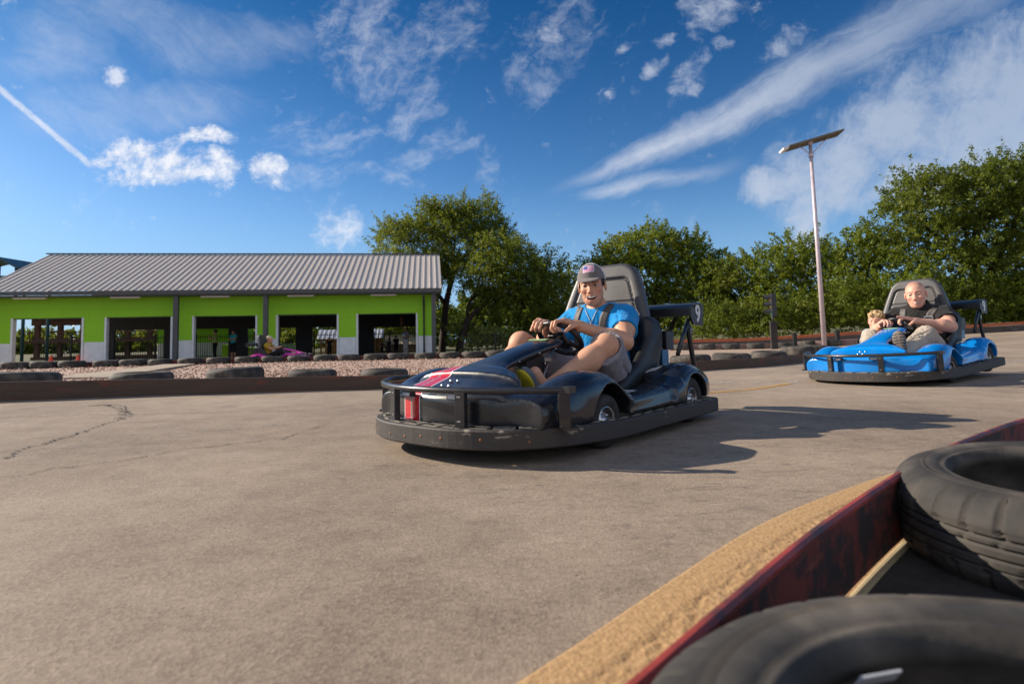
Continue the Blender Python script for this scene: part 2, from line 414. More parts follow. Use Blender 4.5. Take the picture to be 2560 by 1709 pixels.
FARROW = [(5.693, 20.112), (6.567, 20.002), (7.366, 19.838), (8.281, 19.935), (9.218, 19.861), (10.505, 20.712), (11.028, 20.002)]
LAMP = [(10.999, 20.161)]
TRAFFIC = [(8.545, 18.647)]
PATHQ = [(-5.776, 7.927), (-5.342, 7.834), (-8.571, 15.185), (-9.415, 15.261), (-7.582, 11.363)]
LTYRE = [(-5.044, 6.273), (-4.046, 6.535), (-3.168, 6.833), (-2.408, 7.162), (-1.577, 7.306)]
LEAFSPOT = [(-1.659, 2.188), (-0.744, 1.548), (-0.435, 1.666), (-1.842, 2.173)]

def _track(g):
    v = g.coord(); x, y, z = g.xyz(v)
    grain = g.noise(v, 260, 3, .75); c = g.vor(v, 120, 'Color'); cr, cg, cb = g.xyz(c); peb = g.vor(v, 120); mid = g.noise(v, 60, 6, .72); big = g.noise(v, .5, 6, .62); patch = g.noise(v, 1.9, 7, .70); blot = g.noise(v, 5.5, 6, .7)
    tone = (grain - .5) * .7 + (cr - .5) * .25 + (mid - .5) * .6 + (big - .5) * 1.5 + (blot - .5) * .7
    col = g.mix((tone + .5).clamp(), (.140, .107, .081), (.47, .375, .290))
    col = g.mix(patch.ss(.54, .72) * .34, col, (.175, .138, .112))
    col = g.mix(g.noise(v, 1.1, 5, .65).ss(.55, .72) * .35, col, (.42, .315, .225))
    # tyre scuffs where the karts turn (streaks along the racing line)
    sw = g.noise(g.scalev(v, 3.0, 10, 1), 2.2, 8, .75, .6)
    zone = (1 - ((x - 1.0).pow(2.0) / 2.8 + (y - 2.3).pow(2.0) / 1.7)).ss(-.35, .8)
    col = g.mix((sw.ss(.52, .66) * zone * .5), col, (.075, .068, .07))
    zone2 = (1 - ((x + .5).pow(2.0) / 3.4 + (y - 3.0).pow(2.0) / 1.0)).ss(-.35, .8)
    col = g.mix((sw.ss(.54, .68) * zone2 * .36), col, (.12, .11, .11))
    cool = g.noise(v, .9, 4, .6).ss(.5, .7) * y.ss(2.5, 8) * .6
    col = g.mix(cool * .7, col, (.27, .235, .205))
    spot = g.vor(v, 9, rnd=1).lt(.035) * g.noise(v, 7, 2).gt(.55); col = g.mix(spot * .75, col, (.05, .045, .04))
    spark = g.vor(v, 80, rnd=1).lt(.055) * g.noise(v, 50, 2).gt(.60)
    col = g.mix(spark * .85, col, (.85, .83, .8))
    h = grain * .8 + peb * .6 + mid * .4
    return {'Base_Color': col, 'Roughness': .82 - spark * .6, 'Normal': g.bump(h, .5, .0032), 'Specular_IOR_Level': .25}
M_track = material('worn_asphalt', _track)
def _crack(g):
    v = g.coord(); n = g.noise(v, 22, 4)
    return {'Base_Color': g.mix(n.ss(.45, .6), (.022, .02, .02), (.10, .085, .07)), 'Roughness': .95}
M_crack = material('crack_tar', _crack)
def faded(name, c, lo, hi):
    def fn(g):
        v = g.coord(); n = g.noise(v, 26, 6, .7); t = g.noise(v, 260, 3)
        p = n.ss(lo, hi)
        return {'Base_Color': g.mix(t, tuple(k * .8 for k in c), c), 'Roughness': .8, 'Alpha': p}
    return material(name, fn)
M_oldline = faded('faded_blue_paint', (.27, .27, .29), .5, .85)
M_yline = faded('yellow_paint', (.55, .30, .05), .3, .5)
M_wline = faded('white_paint', (.62, .62, .62), .48, .6)

axis = lambda a, b, n, p: a + (b - a) * np.sign(np.linspace(-1, 1, n)) * .5 * np.abs(np.linspace(-1, 1, n)) ** p + (b - a) * .5
def sheet(name, xs, ys, zf, mat, smooth=True):
    X, Y = np.meshgrid(xs, ys, indexing='ij'); V = np.stack([X, Y, zf(X, Y)], -1).reshape(-1, 3)
    nx, ny = X.shape; i = np.arange(nx - 1)[:, None] * ny + np.arange(ny - 1)[None]
    Q = np.stack([i, i + ny, i + ny + 1, i + 1], -1).reshape(-1, 4)
    return V, Q
# the track and the worn marks that lie on it
V, Q = sheet('t', np.concatenate([[-60, -40], np.linspace(-26, 30, 150), [34, 40, 50, 70]]), np.concatenate([[-12, -6], np.linspace(-2, 32, 110), [34, 36]]), gz, None)
vs = [V]; qs = [Q]; mi = [np.zeros(len(Q), int)]; nv = len(V)
def ribbon(P, w, lift, m, jit=0, sub=10, wj=.5, seed=0):
    global nv
    r = np.random.default_rng(seed); C = np.array(catmull([(*p, 0) for p in P], sub))[:, :2]
    if jit: C = C + np.cumsum(r.normal(0, jit, C.shape), 0) * .35 + r.normal(0, jit, C.shape)
    T = np.gradient(C, axis=0); T /= np.linalg.norm(T, axis=1)[:, None] + 1e-9; Nn = np.stack([-T[:, 1], T[:, 0]], 1)
    ww = w * (1 - wj + 2 * wj * r.random(len(C)))[:, None] * .5
    A, B = C + Nn * ww, C - Nn * ww; a = np.empty((2 * len(C), 3)); a[0::2, :2] = A; a[1::2, :2] = B; a[:, 2] = gz(a[:, 0], a[:, 1]) + lift
    k = np.arange(len(C) - 1) * 2; q = np.stack([k, k + 1, k + 3, k + 2], 1) + nv
    vs.append(a); qs.append(q); mi.append(np.full(len(q), m)); nv += len(a)
ribbon(OLD_LINE, .10, .003, 2, 0, 12, .1, 1)
ribbon(YELLOW_LINE[:1] + YL2[1:], .055, .003, 3, 0, 8, .1, 2)
ribbon(WHITE_LINE, .09, .0035, 4, .004, 10, .5, 3)
ribbon([(2.9, 6.9), (4.4, 7.0), (6.0, 7.6), (8.6, 9.5)], .10, .0035, 4, 0, 12, .1, 9)
ribbon(CRACK_A, .007, .004, 1, .008, 14, .8, 4); ribbon(CRACK_A[10:], .009, .0045, 1, .022, 16, .9, 14); ribbon(CRACK_B, .006, .005, 1, .006, 14, .85, 5)
ribbon(CRACK_C, .004, .004, 1, .005, 14, .95, 6); ribbon(CRACK_D, .004, .004, 1, .006, 10, .95, 7)
track = link('track', fast_mesh('track', np.concatenate(vs), np.concatenate(qs), np.concatenate(mi)), [M_track, M_crack, M_oldline, M_yline, M_wline]); tag(track, kind='structure')
# land round the track, out to the horizon
def _land(g):
    v = g.coord(); n = g.noise(v, .4, 6, .6); t = g.noise(v, 14, 4)
    return {'Base_Color': g.mix(n, (.055, .075, .025), (.16, .14, .075)), 'Roughness': .95, 'Normal': g.bump(t, .6, .05)}
M_land = material('dry_grass', _land)
V, Q = sheet('g', np.concatenate([[-900, -300, -120], np.linspace(-60, 60, 40), [120, 300, 900]]), np.concatenate([[-300, -60], np.linspace(-14, 60, 50), [100, 300, 900]]), lambda x, y: gz(x, y) - .05 + .35 * sst(y, 36, 60), None)
ground = link('ground', fast_mesh('ground', V, Q), [M_land]); tag(ground, kind='structure')
# gravel island between the inner barrier and the row of tyres
BAR_IN = [(-7.2, 3.9), (-5.9, 4.35)] + LEFT_BARRIER[1:] + [(-.3, 6.45), (.8, 6.8), (1.7, 7.35)] + RIGHT_BARRIER[1:] + [(6.0, 11.0), (6.9, 12.4)]
BAR_IN_C = np.array(catmull(BAR_IN, 8))
top = np.array([(-17.5, 13.6)] + ROW + [(.6, 15.9), (2.2, 16.6), (3.9, 18.0)] + FARROW[:1] + [(6.5, 19.9), (8, 19.7), (9.5, 19.6), (10.8, 19.6), (12, 19.0)]) - np.array((0, .12))
def resamp(P, n):
    P = np.asarray(P); s = np.concatenate([[0], np.cumsum(np.linalg.norm(np.diff(P, axis=0), axis=1))]); t = np.linspace(0, s[-1], n)
    return np.stack([np.interp(t, s, P[:, 0]), np.interp(t, s, P[:, 1])], 1)
A = resamp(BAR_IN_C[4:] + np.array((0, .10)), 120); B = resamp(top, 120); T = np.linspace(0, 1, 60) ** 1.3
GP = A[:, None] * (1 - T)[None, :, None] + B[:, None] * T[None, :, None]
GZ = gz(GP[..., 0], GP[..., 1]) + .025 + .02 * np.sin(T * math.pi)[None]
i = np.arange(119)[:, None] * 60 + np.arange(59)[None]; Q = np.stack([i, i + 60, i + 61, i + 1], -1).reshape(-1, 4)
def _gravel(g):
    v = g.coord(); x, y, z = g.xyz(v)
    c = g.vor(v, 38, 'Color'); d = g.vor(v, 38); r_, g_, b_ = g.xyz(c)
    n = g.noise(v, 1.2, 5, .6)
    col = g.mix(r_, (.26, .155, .115), (.60, .41, .31)); col = g.mix(g_.gt(.8) * .6, col, (.55, .5, .46))
    dirt = (n * .5 + x * .10 - .22).ss(.18, .40) * (1 - (x - 8).abs().ss(2.5, 0.2) * .0)
    soil = g.mix(g.noise(v, 30, 5), (.30, .215, .155), (.42, .32, .245))
    return {'Base_Color': g.mix(dirt * .8, col, soil), 'Roughness': .95, 'Normal': g.bump((1 - d) * (1 - dirt * .7) + g.noise(v, 60, 3) * .3, .6, .02)}
M_gravel = material('pink_gravel', _gravel)
gravel = link('gravel_bed', fast_mesh('gravel_bed', np.concatenate([GP, GZ[..., None]], -1).reshape(-1, 3), Q), [M_gravel]); tag(gravel, kind='structure')
# loose stones that break up the outline of the gravel
ico_v = np.array([(0, 0, 1), (.9, 0, .2), (.28, .85, .2), (-.73, .53, .2), (-.73, -.53, .2), (.28, -.85, .2), (0, 0, -.6)]); ico_f = np.array([(0, 1, 2), (0, 2, 3), (0, 3, 4), (0, 4, 5), (0, 5, 1), (6, 2, 1), (6, 3, 2), (6, 4, 3), (6, 5, 4), (6, 1, 5)])
n = 9000; ia = RNG.integers(0, 62, n) + RNG.random(n); ta = RNG.random(n); k0 = ia.astype(int); f0 = ia - k0
tt = ta ** 1.2 * 58.9; k1 = tt.astype(int); f1 = tt - k1
pos = (GP[k0, k1] * ((1 - f0) * (1 - f1))[:, None] + GP[k0 + 1, k1] * (f0 * (1 - f1))[:, None] + GP[k0, k1 + 1] * ((1 - f0) * f1)[:, None] + GP[k0 + 1, k1 + 1] * (f0 * f1)[:, None])
sz = RNG.uniform(.010, .025, n); an = RNG.uniform(0, 6.28, n); c, s = np.cos(an), np.sin(an)
vv = ico_v[None] * (sz[:, None, None] * RNG.uniform(.7, 1.3, (n, 1, 3))); vx = vv[..., 0] * c[:, None] - vv[..., 1] * s[:, None]; vy = vv[..., 0] * s[:, None] + vv[..., 1] * c[:, None]
vv = np.stack([vx + pos[:, None, 0], vy + pos[:, None, 1], vv[..., 2] + gz(pos[:, 0], pos[:, 1])[:, None] + .045], -1)
def _stone(g):
    r = Sk(g.nt, g.n('ShaderNodeNewGeometry').outputs['Random Per Island'])
    return {'Base_Color': g.mix(r, (.27, .165, .12), (.60, .42, .32)), 'Roughness': .9}
stones = link('gravel_stones', fast_mesh('gravel_stones', vv.reshape(-1, 3), (ico_f[None] + 7 * np.arange(n)[:, None, None]).reshape(-1, 3), None, False), [material('gravel_stone', _stone)]); tag(stones, 'loose pinkish stones scattered over the gravel island', 'gravel', kind='stuff')
# concrete path that crosses the island
m = MB(); pq = [(-6.0, 7.4), (-5.3, 7.45), (-8.35, 15.0), (-9.2, 15.1)]
m.add([(*p, gz1(*p) + .062) for p in pq] + [(*p, gz1(*p) - .05) for p in pq], [(0, 1, 2, 3), (0, 4, 5, 1), (1, 5, 6, 2), (2, 6, 7, 3), (3, 7, 4, 0)])
M_conc = mottled('concrete', (.40, .32, .24), (.30, .245, .19), 3, .9, .4, 90, .004)
tag(m.build('path', M_conc), kind='structure')
# ------------------------------------------------------------------ kart (x forward, y to its left, origin on the ground)
def paint_mat(name, c, stripes=False, rough=.16):
    def fn(g):
        v = g.coord(); x, y, z = g.xyz(v)
        dust = g.noise(v, 5, 6, .65).ss(.45, .8) * .10 + g.noise(g.scalev(v, 2, 9, 9), 6, 6, .7).ss(.60, .68) * .10
        fine = g.noise(g.scalev(v, 6, 40, 40), 3, 4, .6)
        col = g.mix(dust, c, (.30, .27, .23))
        if stripes:
            inx = x.gt(.66)
            band = lambda a, b: y.gt(a) * y.lt(b) * inx
            col = g.mix(band(-.243, -.090), col, (.75, .72, .72))
            col = g.mix((band(-.237, -.172) + band(-.160, -.097)).clamp(), col, (.56, .014, .026))
            col = g.mix(band(-.170, -.162), col, (.015, .015, .02))
        return {'Base_Color': col, 'Roughness': dust * 1.6 + rough + (fine - .5) * .08, 'Normal': g.bump(g.noise(v, 9, 3), .06, .02)}
    return material(name, fn, Coat_Weight=.4, Coat_Roughness=.06)

M_black = paint_mat('gloss_black', (.012, .013, .017), True, .27)
M_blue = paint_mat('gloss_blue', (.002, .215, .66), False, .14)
M_mag = paint_mat('gloss_magenta', (.62, .012, .34), False, .2)
M_plastic = mottled('black_plastic', (.012, .012, .014), (.022, .021, .022), 9, .42, .2, 90, .001)
M_steel = mottled('black_steel', (.016, .016, .02), (.03, .028, .028), 14, .32, .1, 60, .001, coat=.3)
M_chrome = mottled('chrome', (.62, .63, .65), (.45, .45, .47), 12, .30, 0, metal=1)
M_rubber = mottled('kart_rubber', (.018, .017, .017), (.04, .036, .033), 12, .75, .3, 80, .001)
M_vinyl = mottled('grey_vinyl', (.082, .078, .081), (.060, .058, .061), 5, .42, .35, 160, .0012)
M_white = material('white_print', Base_Color=(.75, .75, .78), Roughness=.5)
M_label = mottled('label_white', (.7, .7, .72), (.55, .55, .57), 30, .4, 0)
M_green = material('label_green', Base_Color=(.42, .62, .30), Roughness=.4)
M_red = material('label_red', Base_Color=(.6, .05, .05), Roughness=.5)
M_lightoff = material('lamp_glass', Base_Color=(.55, .6, .68), Roughness=.15)
M_lighton = material('lamp_lit', Base_Color=(.9, .92, 1), Emission_Color=(.92, .95, 1, 1), Emission_Strength=2.2)
def _plank(g):
    v = g.coord(); x, y, z = g.xyz(v)
    n = g.noise(g.scalev(v, 4, 4, 11), 2.4, 7, .66)
    edge = (z - .079).abs().ss(.026, .041)
    worn = (edge * .06 + n).ss(.635, .71) * .8
    yel = g.noise(g.scalev(v, 3.2, 3.2, 5), 2, 5, .6).ss(.66, .74) * .22
    base = g.mix(n, (.030, .026, .025), (.062, .053, .048))
    col = g.mix(worn, base, (.36, .31, .24)); col = g.mix(yel, col, (.30, .27, .03))
    return {'Base_Color': col, 'Roughness': .55 + n * .2, 'Normal': g.bump(g.noise(v, 45, 5), .35, .003)}
M_plank = material('worn_bumper', _plank)
M_block = mottled('worn_block', (.10, .095, .09), (.42, .37, .30), 11, .6, .3, 70, .001, amt=.7)
M_screw = material('rusty_hole', Base_Color=(.22, .09, .03), Roughness=.7)

BOW = lambda R, a: (.253 + R * math.cos(a), R * math.sin(a))
def kart_body():
    F = Fld((-.92, -.60, .08), (1.0, .60, .56), .0065)
    F.add(rbox((.60, 0, .17), (.42, .535, .042), .03), 0)
    f0 = F.d
    X, Y, Z = F.grid()
    bow = np.sqrt((X - .253) ** 2 + Y ** 2) - .715
    F.keep(lambda X, Y, Z: np.sqrt((X - .253) ** 2 + Y ** 2) - .715, .03)
    hood = [(.990, 0, .248, .34, .07), (.955, 0, .268, .37, .09), (.90, 0, .290, .38, .10), (.80, 0, .322, .37, .11), (.70, 0, .358, .29, .11), (.62, 0, .392, .19, .10), (.55, 0, .413, .125, .06)]
    F.add(loft(hood, 2.9), .06)
    F.keep(lambda X, Y, Z: np.sqrt((X - .253) ** 2 + Y ** 2) - .718, .03)
    for s in (1, -1):
        fen = [(.86, .435, .250, .085, .07), (.76, .44, .286, .10, .09), (.65, .445, .326, .108, .12), (.54, .45, .350, .112, .13), (.43, .45, .347, .112, .14), (.35, .45, .335, .112, .14), (.28, .45, .298, .11, .12), (.21, .45, .245, .105, .10)]
        F.add(loft(fen, 2.5, s), .05)
        pod = [(.28, .43, .20, .115, .05), (.18, .43, .213, .115, .055), (.05, .43, .219, .115, .06), (-.12, .43, .226, .115, .06), (-.26, .43, .238, .115, .065), (-.36, .43, .25, .11, .07)]
        F.add(loft(pod, 3.0, s), .04)
        rf = [(-.26, .43, .225, .10, .06), (-.34, .43, .265, .115, .09), (-.43, .43, .31, .12, .11), (-.52, .43, .334, .122, .13), (-.61, .43, .336, .122, .13), (-.70, .425, .318, .12, .12), (-.78, .42, .29, .11, .10), (-.84, .42, .262, .09, .08)]
        F.add(loft(rf, 2.6, s), .05)
        F.cut(cap((.27, s * .585, .155), (-.24, s * .575, .20), .036, .03), .03)
        F.cut(cap((-.30, s * .30, .31), (-.12, s * .36, .27), .05, .04), .04)
    F.add(rbox((-.58, 0, .25), (.24, .40, .035), .02), .04)
    # cockpit opening and arches
    F.cut(rbox((.13, 0, .30), (.565, .325, .30), .13), .02)
    for s in (1, -1):
        for xw, zw, r, yi in ((.384, .122, .166, .38), (-.563, .13, .15, .395)):
            F.cut((lambda X, Y, Z, xw=xw, zw=zw, r=r, yi=yi, s=s: np.maximum(np.sqrt((X - xw) ** 2 + (Z - zw) ** 2) - r, np.maximum(yi - s * Y, s * Y - .8)),
                   np.array([xw - r, min(s * yi, s * .6), zw - r]), np.array([xw + r, max(s * yi, s * .6), zw + r])), .006)
    # the tongue that carries the steering wheel
    tg = [(.76, 0, .352, .26, .03), (.70, 0, .368, .20, .03), (.62, 0, .394, .135, .032), (.55, 0, .415, .108, .034), (.45, 0, .441, .098, .036), (.34, 0, .466, .10, .036), (.25, 0, .485, .108, .034), (.17, 0, .497, .112, .03), (.125, 0, .498, .10, .02)]
    F.add(loft(tg, 2.3), .035)
    F.keep(lambda X, Y, Z: .135 - Z + 0 * X, .004)
    return F

P_OUT = catmull([(1.085, 0), (1.068, .20), (.985, .39), (.85, .512), (.70, .566), (.45, .578), (.1, .577), (-.4, .577), (-.76, .575), (-.815, .562), (-.84, .52), (-.845, .40), (-.845, 0)], 6)
P_OUT = P_OUT + [np.array((p[0], -p[1])) for p in P_OUT[-2:0:-1]]
def plank_seg(i0, i1, t=.030, z0=.044, z1=.122):
    m = MB(); n = len(P_OUT); ring = []
    for i in range(i0, i1 + 1):
        p = P_OUT[i % n]; a = P_OUT[(i + 1) % n] - P_OUT[(i - 1) % n]; nn = np.array((a[1], -a[0])); nn = nn / np.linalg.norm(nn)
        if nn @ (p - np.array((.1, 0))) < 0: nn = -nn
        q = p - nn * t; e = .006
        r = p - nn * e; u = min(1, max(0, (p[0] - .25) / .6)); u = .022 * u * u * (3 - 2 * u); a0, a1 = z0 + u, z1 + u
        ring.append([(*q, a0), (*r, a0), (*p, a0 + e), (*p, a1 - e), (*r, a1), (*q, a1)])
    k = 6; vs = [v for g in ring for v in g]
    fs = [(i * k + j, (i + 1) * k + j, (i + 1) * k + (j + 1) % k, i * k + (j + 1) % k) for i in range(len(ring) - 1) for j in range(k)]
    e = (len(ring) - 1) * k
    m.add(vs, fs + [tuple(range(k)), tuple(range(e, e + k))[::-1]], 0, False)
    return m

def text_mesh(name, s, size, M, mat, parent, ext=.0015):
    cu = bpy.data.curves.new(name, 'FONT'); cu.body = s; cu.size = size; cu.extrude = ext; cu.align_x = 'CENTER'; cu.align_y = 'CENTER'; cu.offset = size * .02
    t = bpy.data.objects.new(name, cu); COL.objects.link(t); bpy.context.view_layer.update()
    me = bpy.data.meshes.new_from_object(t.evaluated_get(bpy.context.evaluated_depsgraph_get()))
    bpy.data.objects.remove(t); me.name = name; me.transform(M)
    return link(name, me, [mat], parent)

def basis(x, y, z, o):
    return Matrix(((x[0], y[0], z[0], o[0]), (x[1], y[1], z[1], o[1]), (x[2], y[2], z[2], o[2]), (0, 0, 0, 1)))

def make_kart(name, body_mat):
    root = empty(name)
    bd = fobj('body', kart_body(), [body_mat], root, 3)
    bvh = BVHTree.FromPolygons([v.co for v in bd.data.vertices], [tuple(q.vertices) for q in bd.data.polygons])
    top = lambda x, y: bvh.ray_cast(Vector((x, y, .8)), Vector((0, 0, -1)))
    m = MB(); m.span((-.80, -.40, .062), (.80, .40, .10)); m.span((.60, -.30, .10), (.64, .30, .25)); m.span((-.42, -.33, .10), (-.38, .33, .30))
    m.box((.27, 0, .24), (.075, .045, .16), Matrix.Rotation(rad(12), 3, 'Y'))
    m.prism([BOW(.76, a) for a in np.linspace(-.75, .75, 20)] + [(.5, .45), (.5, -.45)], .066, .074); m.build('floor_pan', M_plastic, root)  # bow-shaped nose plate added to stop sun leaking onto the ground
    # bumper planks: nose, two sides, rear
    n = len(P_OUT)
    iseam = min(range(n), key=lambda i: np.hypot(P_OUT[i][0] - .985, P_OUT[i][1] - .41)); irc = min(range(n // 2), key=lambda i: np.hypot(P_OUT[i][0] + .84, P_OUT[i][1] - .53))
    for a, b in ((-iseam, iseam), (iseam, irc), (irc, n - irc), (n - irc, n - iseam)):
        pk = plank_seg(a, b).build('bumper_plank', M_plank, root)
    for a in (-.62, -.48, -.34, -.2, -.06, .06, .2, .38, .62):
        i = min(range(n), key=lambda i: np.hypot(*(P_OUT[i] - np.array(BOW(.845, a * 1.05)))))
        p = P_OUT[i]; d = np.array((p[0] - .253, p[1])); d = d / np.linalg.norm(d)
        R = Matrix((( -d[1], 0, d[0]), (d[0], 0, d[1]), (0, 1, 0)))
        sc = MB(); sc.lathe([(.0001, .0012), (.0035, .0012), (.006, .001), (.006, -.004)], (p[0], p[1], .102 + .006 * math.sin(a * 37)), R, 10); sc.build('bumper_screw', M_screw, root)
    # blocks between plank and chassis
    seg = np.array([np.hypot(*(P_OUT[(i + 1) % n] - P_OUT[i])) for i in range(n)]); cum = np.concatenate([[0], np.cumsum(seg)]); L = cum[-1]; nb = 46
    proto = None
    for k in range(nb):
        s = (k + .5) * L / nb; i = int(np.searchsorted(cum, s)) - 1; t = (s - cum[i]) / seg[i]
        p = P_OUT[i] * (1 - t) + P_OUT[(i + 1) % n] * t; a = P_OUT[(i + 1) % n] - P_OUT[i]; a /= np.linalg.norm(a); nn = np.array((-a[1], a[0]))
        if nn @ (np.array((.1, 0)) - p) < 0: nn = -nn
        if proto is None:
            b = MB(); z0, z1 = -.012, .012
            b.span((-.045, -.034, z0), (.045, -.022, z1)); b.span((-.045, .020, z0), (.045, .034, z1)); b.span((-.045, -.022, z0), (-.031, .020, z1)); b.span((.031, -.022, z0), (.045, .020, z1))
            proto = b.build('bumper_block', M_block, root); o = proto
        else:
            o = proto.copy(); COL.objects.link(o)
        q = p + nn * .068; u = min(1, max(0, (q[0] - .25) / .6)); o.matrix_local = Matrix.Translation((q[0], q[1], .112 + .022 * u * u * (3 - 2 * u))) @ Matrix.Rotation(math.atan2(a[1], a[0]), 4, 'Z')
    # front hoop with four square brackets
    m = MB(); pts = [(*BOW(.784, a), .293) for a in np.linspace(-.79, .84, 44)]
    pts = [(.62, -.600, .302), (.70, -.602, .30), (.75, -.592, .297)] + pts[1:]
    m.tube(pts, .0135, 12); m.span((.755, .565, .281), (.80, .605, .307))
    m.build('front_bar', M_steel, root)
    for a in (-.80, -.275, .275, .815):
        x, y = BOW(.784, a); R = Matrix.Rotation(a, 3, 'Z'); b = MB()
        b.box((x - .002, y, .216), (.014, .023, .073), R, 0, .003)
        b.box((x - .03, y, .143), (.05, .034, .004), R)
        for z in (.170, .268): b.box((x + .0128, y, z), (.0006, .008, .0032), R, 1)
        b.build('bar_bracket', [M_steel, M_chrome], root)
    for s in (1, -1):
        R = Matrix.Rotation(s * .15, 3, 'Z'); b = MB()
        b.box((.978, s * .150, .262), (.014, .036, .012), R, 1, .003); b.box((.993, s * .152, .262), (.003, .028, .008), R, 0, .002)
        b.build('headlight', [M_lightoff, M_plastic], root)
    for x, y, z in [(.865 + dx, dy, .3085 - dx * .33) for dx in (-.027, .027) for dy in (-.022, .022)] + [(.205, s * .066, .476) for s in (1, -1)] + [(.165, s * .07, .481) for s in (1, -1)]:
        b = MB(); b.lathe([(.0065, -.006), (.0065, .001), (.0048, .0035), (.0001, .0045)], (x, y, z), Matrix.Rotation(-.28, 3, 'Y'), 10); b.build('hood_bolt', M_chrome, root)
    for x, z in ((.20, .445), (.34, .425), (.50, .388)): b = MB(); b.lathe([(.005, -.004), (.004, .002), (.0001, .003)], (x, .108, z), Matrix.Rotation(-1.4, 3, 'X'), 8); b.build('hood_bolt', M_chrome, root)
    b = MB(); b.box((.215, 0, .4935), (.012, .06, .0015), Matrix.Rotation(.14, 3, 'Y')); b.build('hood_label', M_green, root)
    # wheels
    for s in (1, -1):
        for x, r, z, w, y in ((.384, .123, .118, .052, .470), (-.563, .130, .130, .058, .462)):
            R = Matrix.Rotation(-s * math.pi / 2, 3, 'X'); c = (x, s * y, z)
            b = MB(); prof = [(.0001, w * .75), (.018, w * .78), (.020, w * .55), (.030, w * .45), (.050, w * .30), (.060, w * .75), (.066, w * .92), (.068, w * .7), (.066, -w * .9), (.0001, -w * .7)]
            b.lathe(prof, c, R, 28); 
            for q in range(5):
                a = q * 2 * math.pi / 5; b.lathe([(.006, w * .2), (.006, w * .62), (.0001, w * .66)], Vector(c) + R @ Vector((.038 * math.cos(a), .038 * math.sin(a), 0)), R, 8)
            wh = b.build('wheel', M_chrome, root)
            b = MB(); pr = [(.067, -w * .85), (.08, -w), (r * .85, -w * 1.05), (r * .97, -w * .85), (r, -w * .5), (r, w * .5), (r * .97, w * .85), (r * .85, w * 1.05), (.08, w), (.067, w * .85)]
            b.lathe(pr, c, R, 36); b.build('tyre', M_rubber, wh)
    # steering
    R = Matrix.Rotation(-rad(42), 3, 'Y'); b = MB(); c = Vector((.012, 0, .497))
    ring = [c + R @ Vector((.128 * math.cos(a), .128 * math.sin(a), 0)) for a in np.linspace(0, 2 * math.pi, 41)]
    b.tube(ring, .015, 10, caps=False)
    b.box(c + R @ Vector((0, 0, -.012)), (.055, .05, .018), R, 0, .012)
    for a in (0, 2.3, -2.3): b.tube([c, c + R @ Vector((.126 * math.cos(a), .126 * math.sin(a), 0))], .013, 8)
    sw = b.build('steering_wheel', M_plastic, root)
    b = MB(); b.tube([(.03, 0, .48), (.20, 0, .34), (.36, 0, .14)], .013, 10); b.tube([(.20, .05, .38), (.33, .06, .16)], .009, 8); b.box((.215, .03, .385), (.03, .035, .012), None, 0, .004)
    b.build('steering_column', M_chrome, root)
    # seat: bucket with wings, then a padded back with a bolster ring and grooves
    F = Fld((-.78, -.38, .10), (-.05, .34, .72), .008); yc = -.02
    F.add(rbox((-.50, yc, .36), (.05, .30, .26), .04, np.array(Matrix.Rotation(-.2, 3, 'Y'))), .0)
    for s in (1, -1):
        F.add(loft([(-.60, .285, .60, .04, .10), (-.52, .287, .56, .04, .16), (-.42, .287, .46, .038, .14), (-.32, .287, .36, .036, .10), (-.18, .287, .28, .034, .07), (-.10, .285, .235, .03, .05)], 2.6, s) if s == 1 else loft([(-.60, -.325, .60, .04, .10), (-.52, -.327, .56, .04, .16), (-.42, -.327, .46, .038, .14), (-.32, -.327, .36, .036, .10), (-.18, -.327, .28, .034, .07), (-.10, -.325, .235, .03, .05)], 2.6), .05)
    F.add(rbox((-.28, yc, .15), (.26, .29, .035), .03), .04)
    fobj('seat', F, [M_plastic], root, 3)
    ax = np.array(Matrix.Rotation(-.215, 3, 'Y'))       # back leans rearward
    F = Fld((-.82, -.44, .48), (-.40, .36, 1.02), .006)
    o = np.array((-.585, yc - .035, .735)); nrm = ax @ np.array((1, 0, 0)); upv = ax @ np.array((0, 0, 1))
    def back(X, Y, Z, grow=0.0):
        a = (X - o[0]) * nrm[0] + (Z - o[2]) * nrm[2]; u = (X - o[0]) * upv[0] + (Z - o[2]) * upv[2]; y = np.abs(Y - o[1])
        w = .335 - .135 * np.clip((u + .21) / .45, 0, 1.2) ** 1.35
        qx = y - (w - .09) + grow; qy = np.abs(u - .01) - (.232 - .09) + grow
        d2 = np.sqrt(np.maximum(qx, 0) ** 2 + np.maximum(qy, 0) ** 2) + np.minimum(np.maximum(qx, qy), 0) - .09
        return d2, a, u
    def pad(X, Y, Z):
        d2, a, u = back(X, Y, Z); rr = .034
        qa = np.abs(a) - (.045 - rr); qd = d2 + rr
        d = np.sqrt(np.maximum(qa, 0) ** 2 + np.maximum(qd, 0) ** 2) + np.minimum(np.maximum(qa, qd), 0) - rr
        y = np.abs(Y - o[1]); w = .262 - .105 * np.clip((u + .21) / .38, 0, 1.2) ** 1.35
        qx = y - (w - .035); qy = np.abs(u + .075) - (.21 - .035)
        di = np.sqrt(np.maximum(qx, 0) ** 2 + np.maximum(qy, 0) ** 2) + np.minimum(np.maximum(qx, qy), 0) - .035
        front = a > 0
        g = np.where(front, .014 * np.exp(-(di / .0065) ** 2) + .010 * (1 / (1 + np.exp(np.clip(di / .004, -30, 30)))), 0)
        for q in (-.135, -.02): g = g + np.where(front & (di < 0), .010 * np.exp(-((u - q) / .0055) ** 2), 0)
        return d + g
    F.add((pad, np.array((-.80, -.43, .48)), np.array((-.42, .34, 1.0))), 0)
    fobj('seat_back', F, [M_vinyl], root, 5)
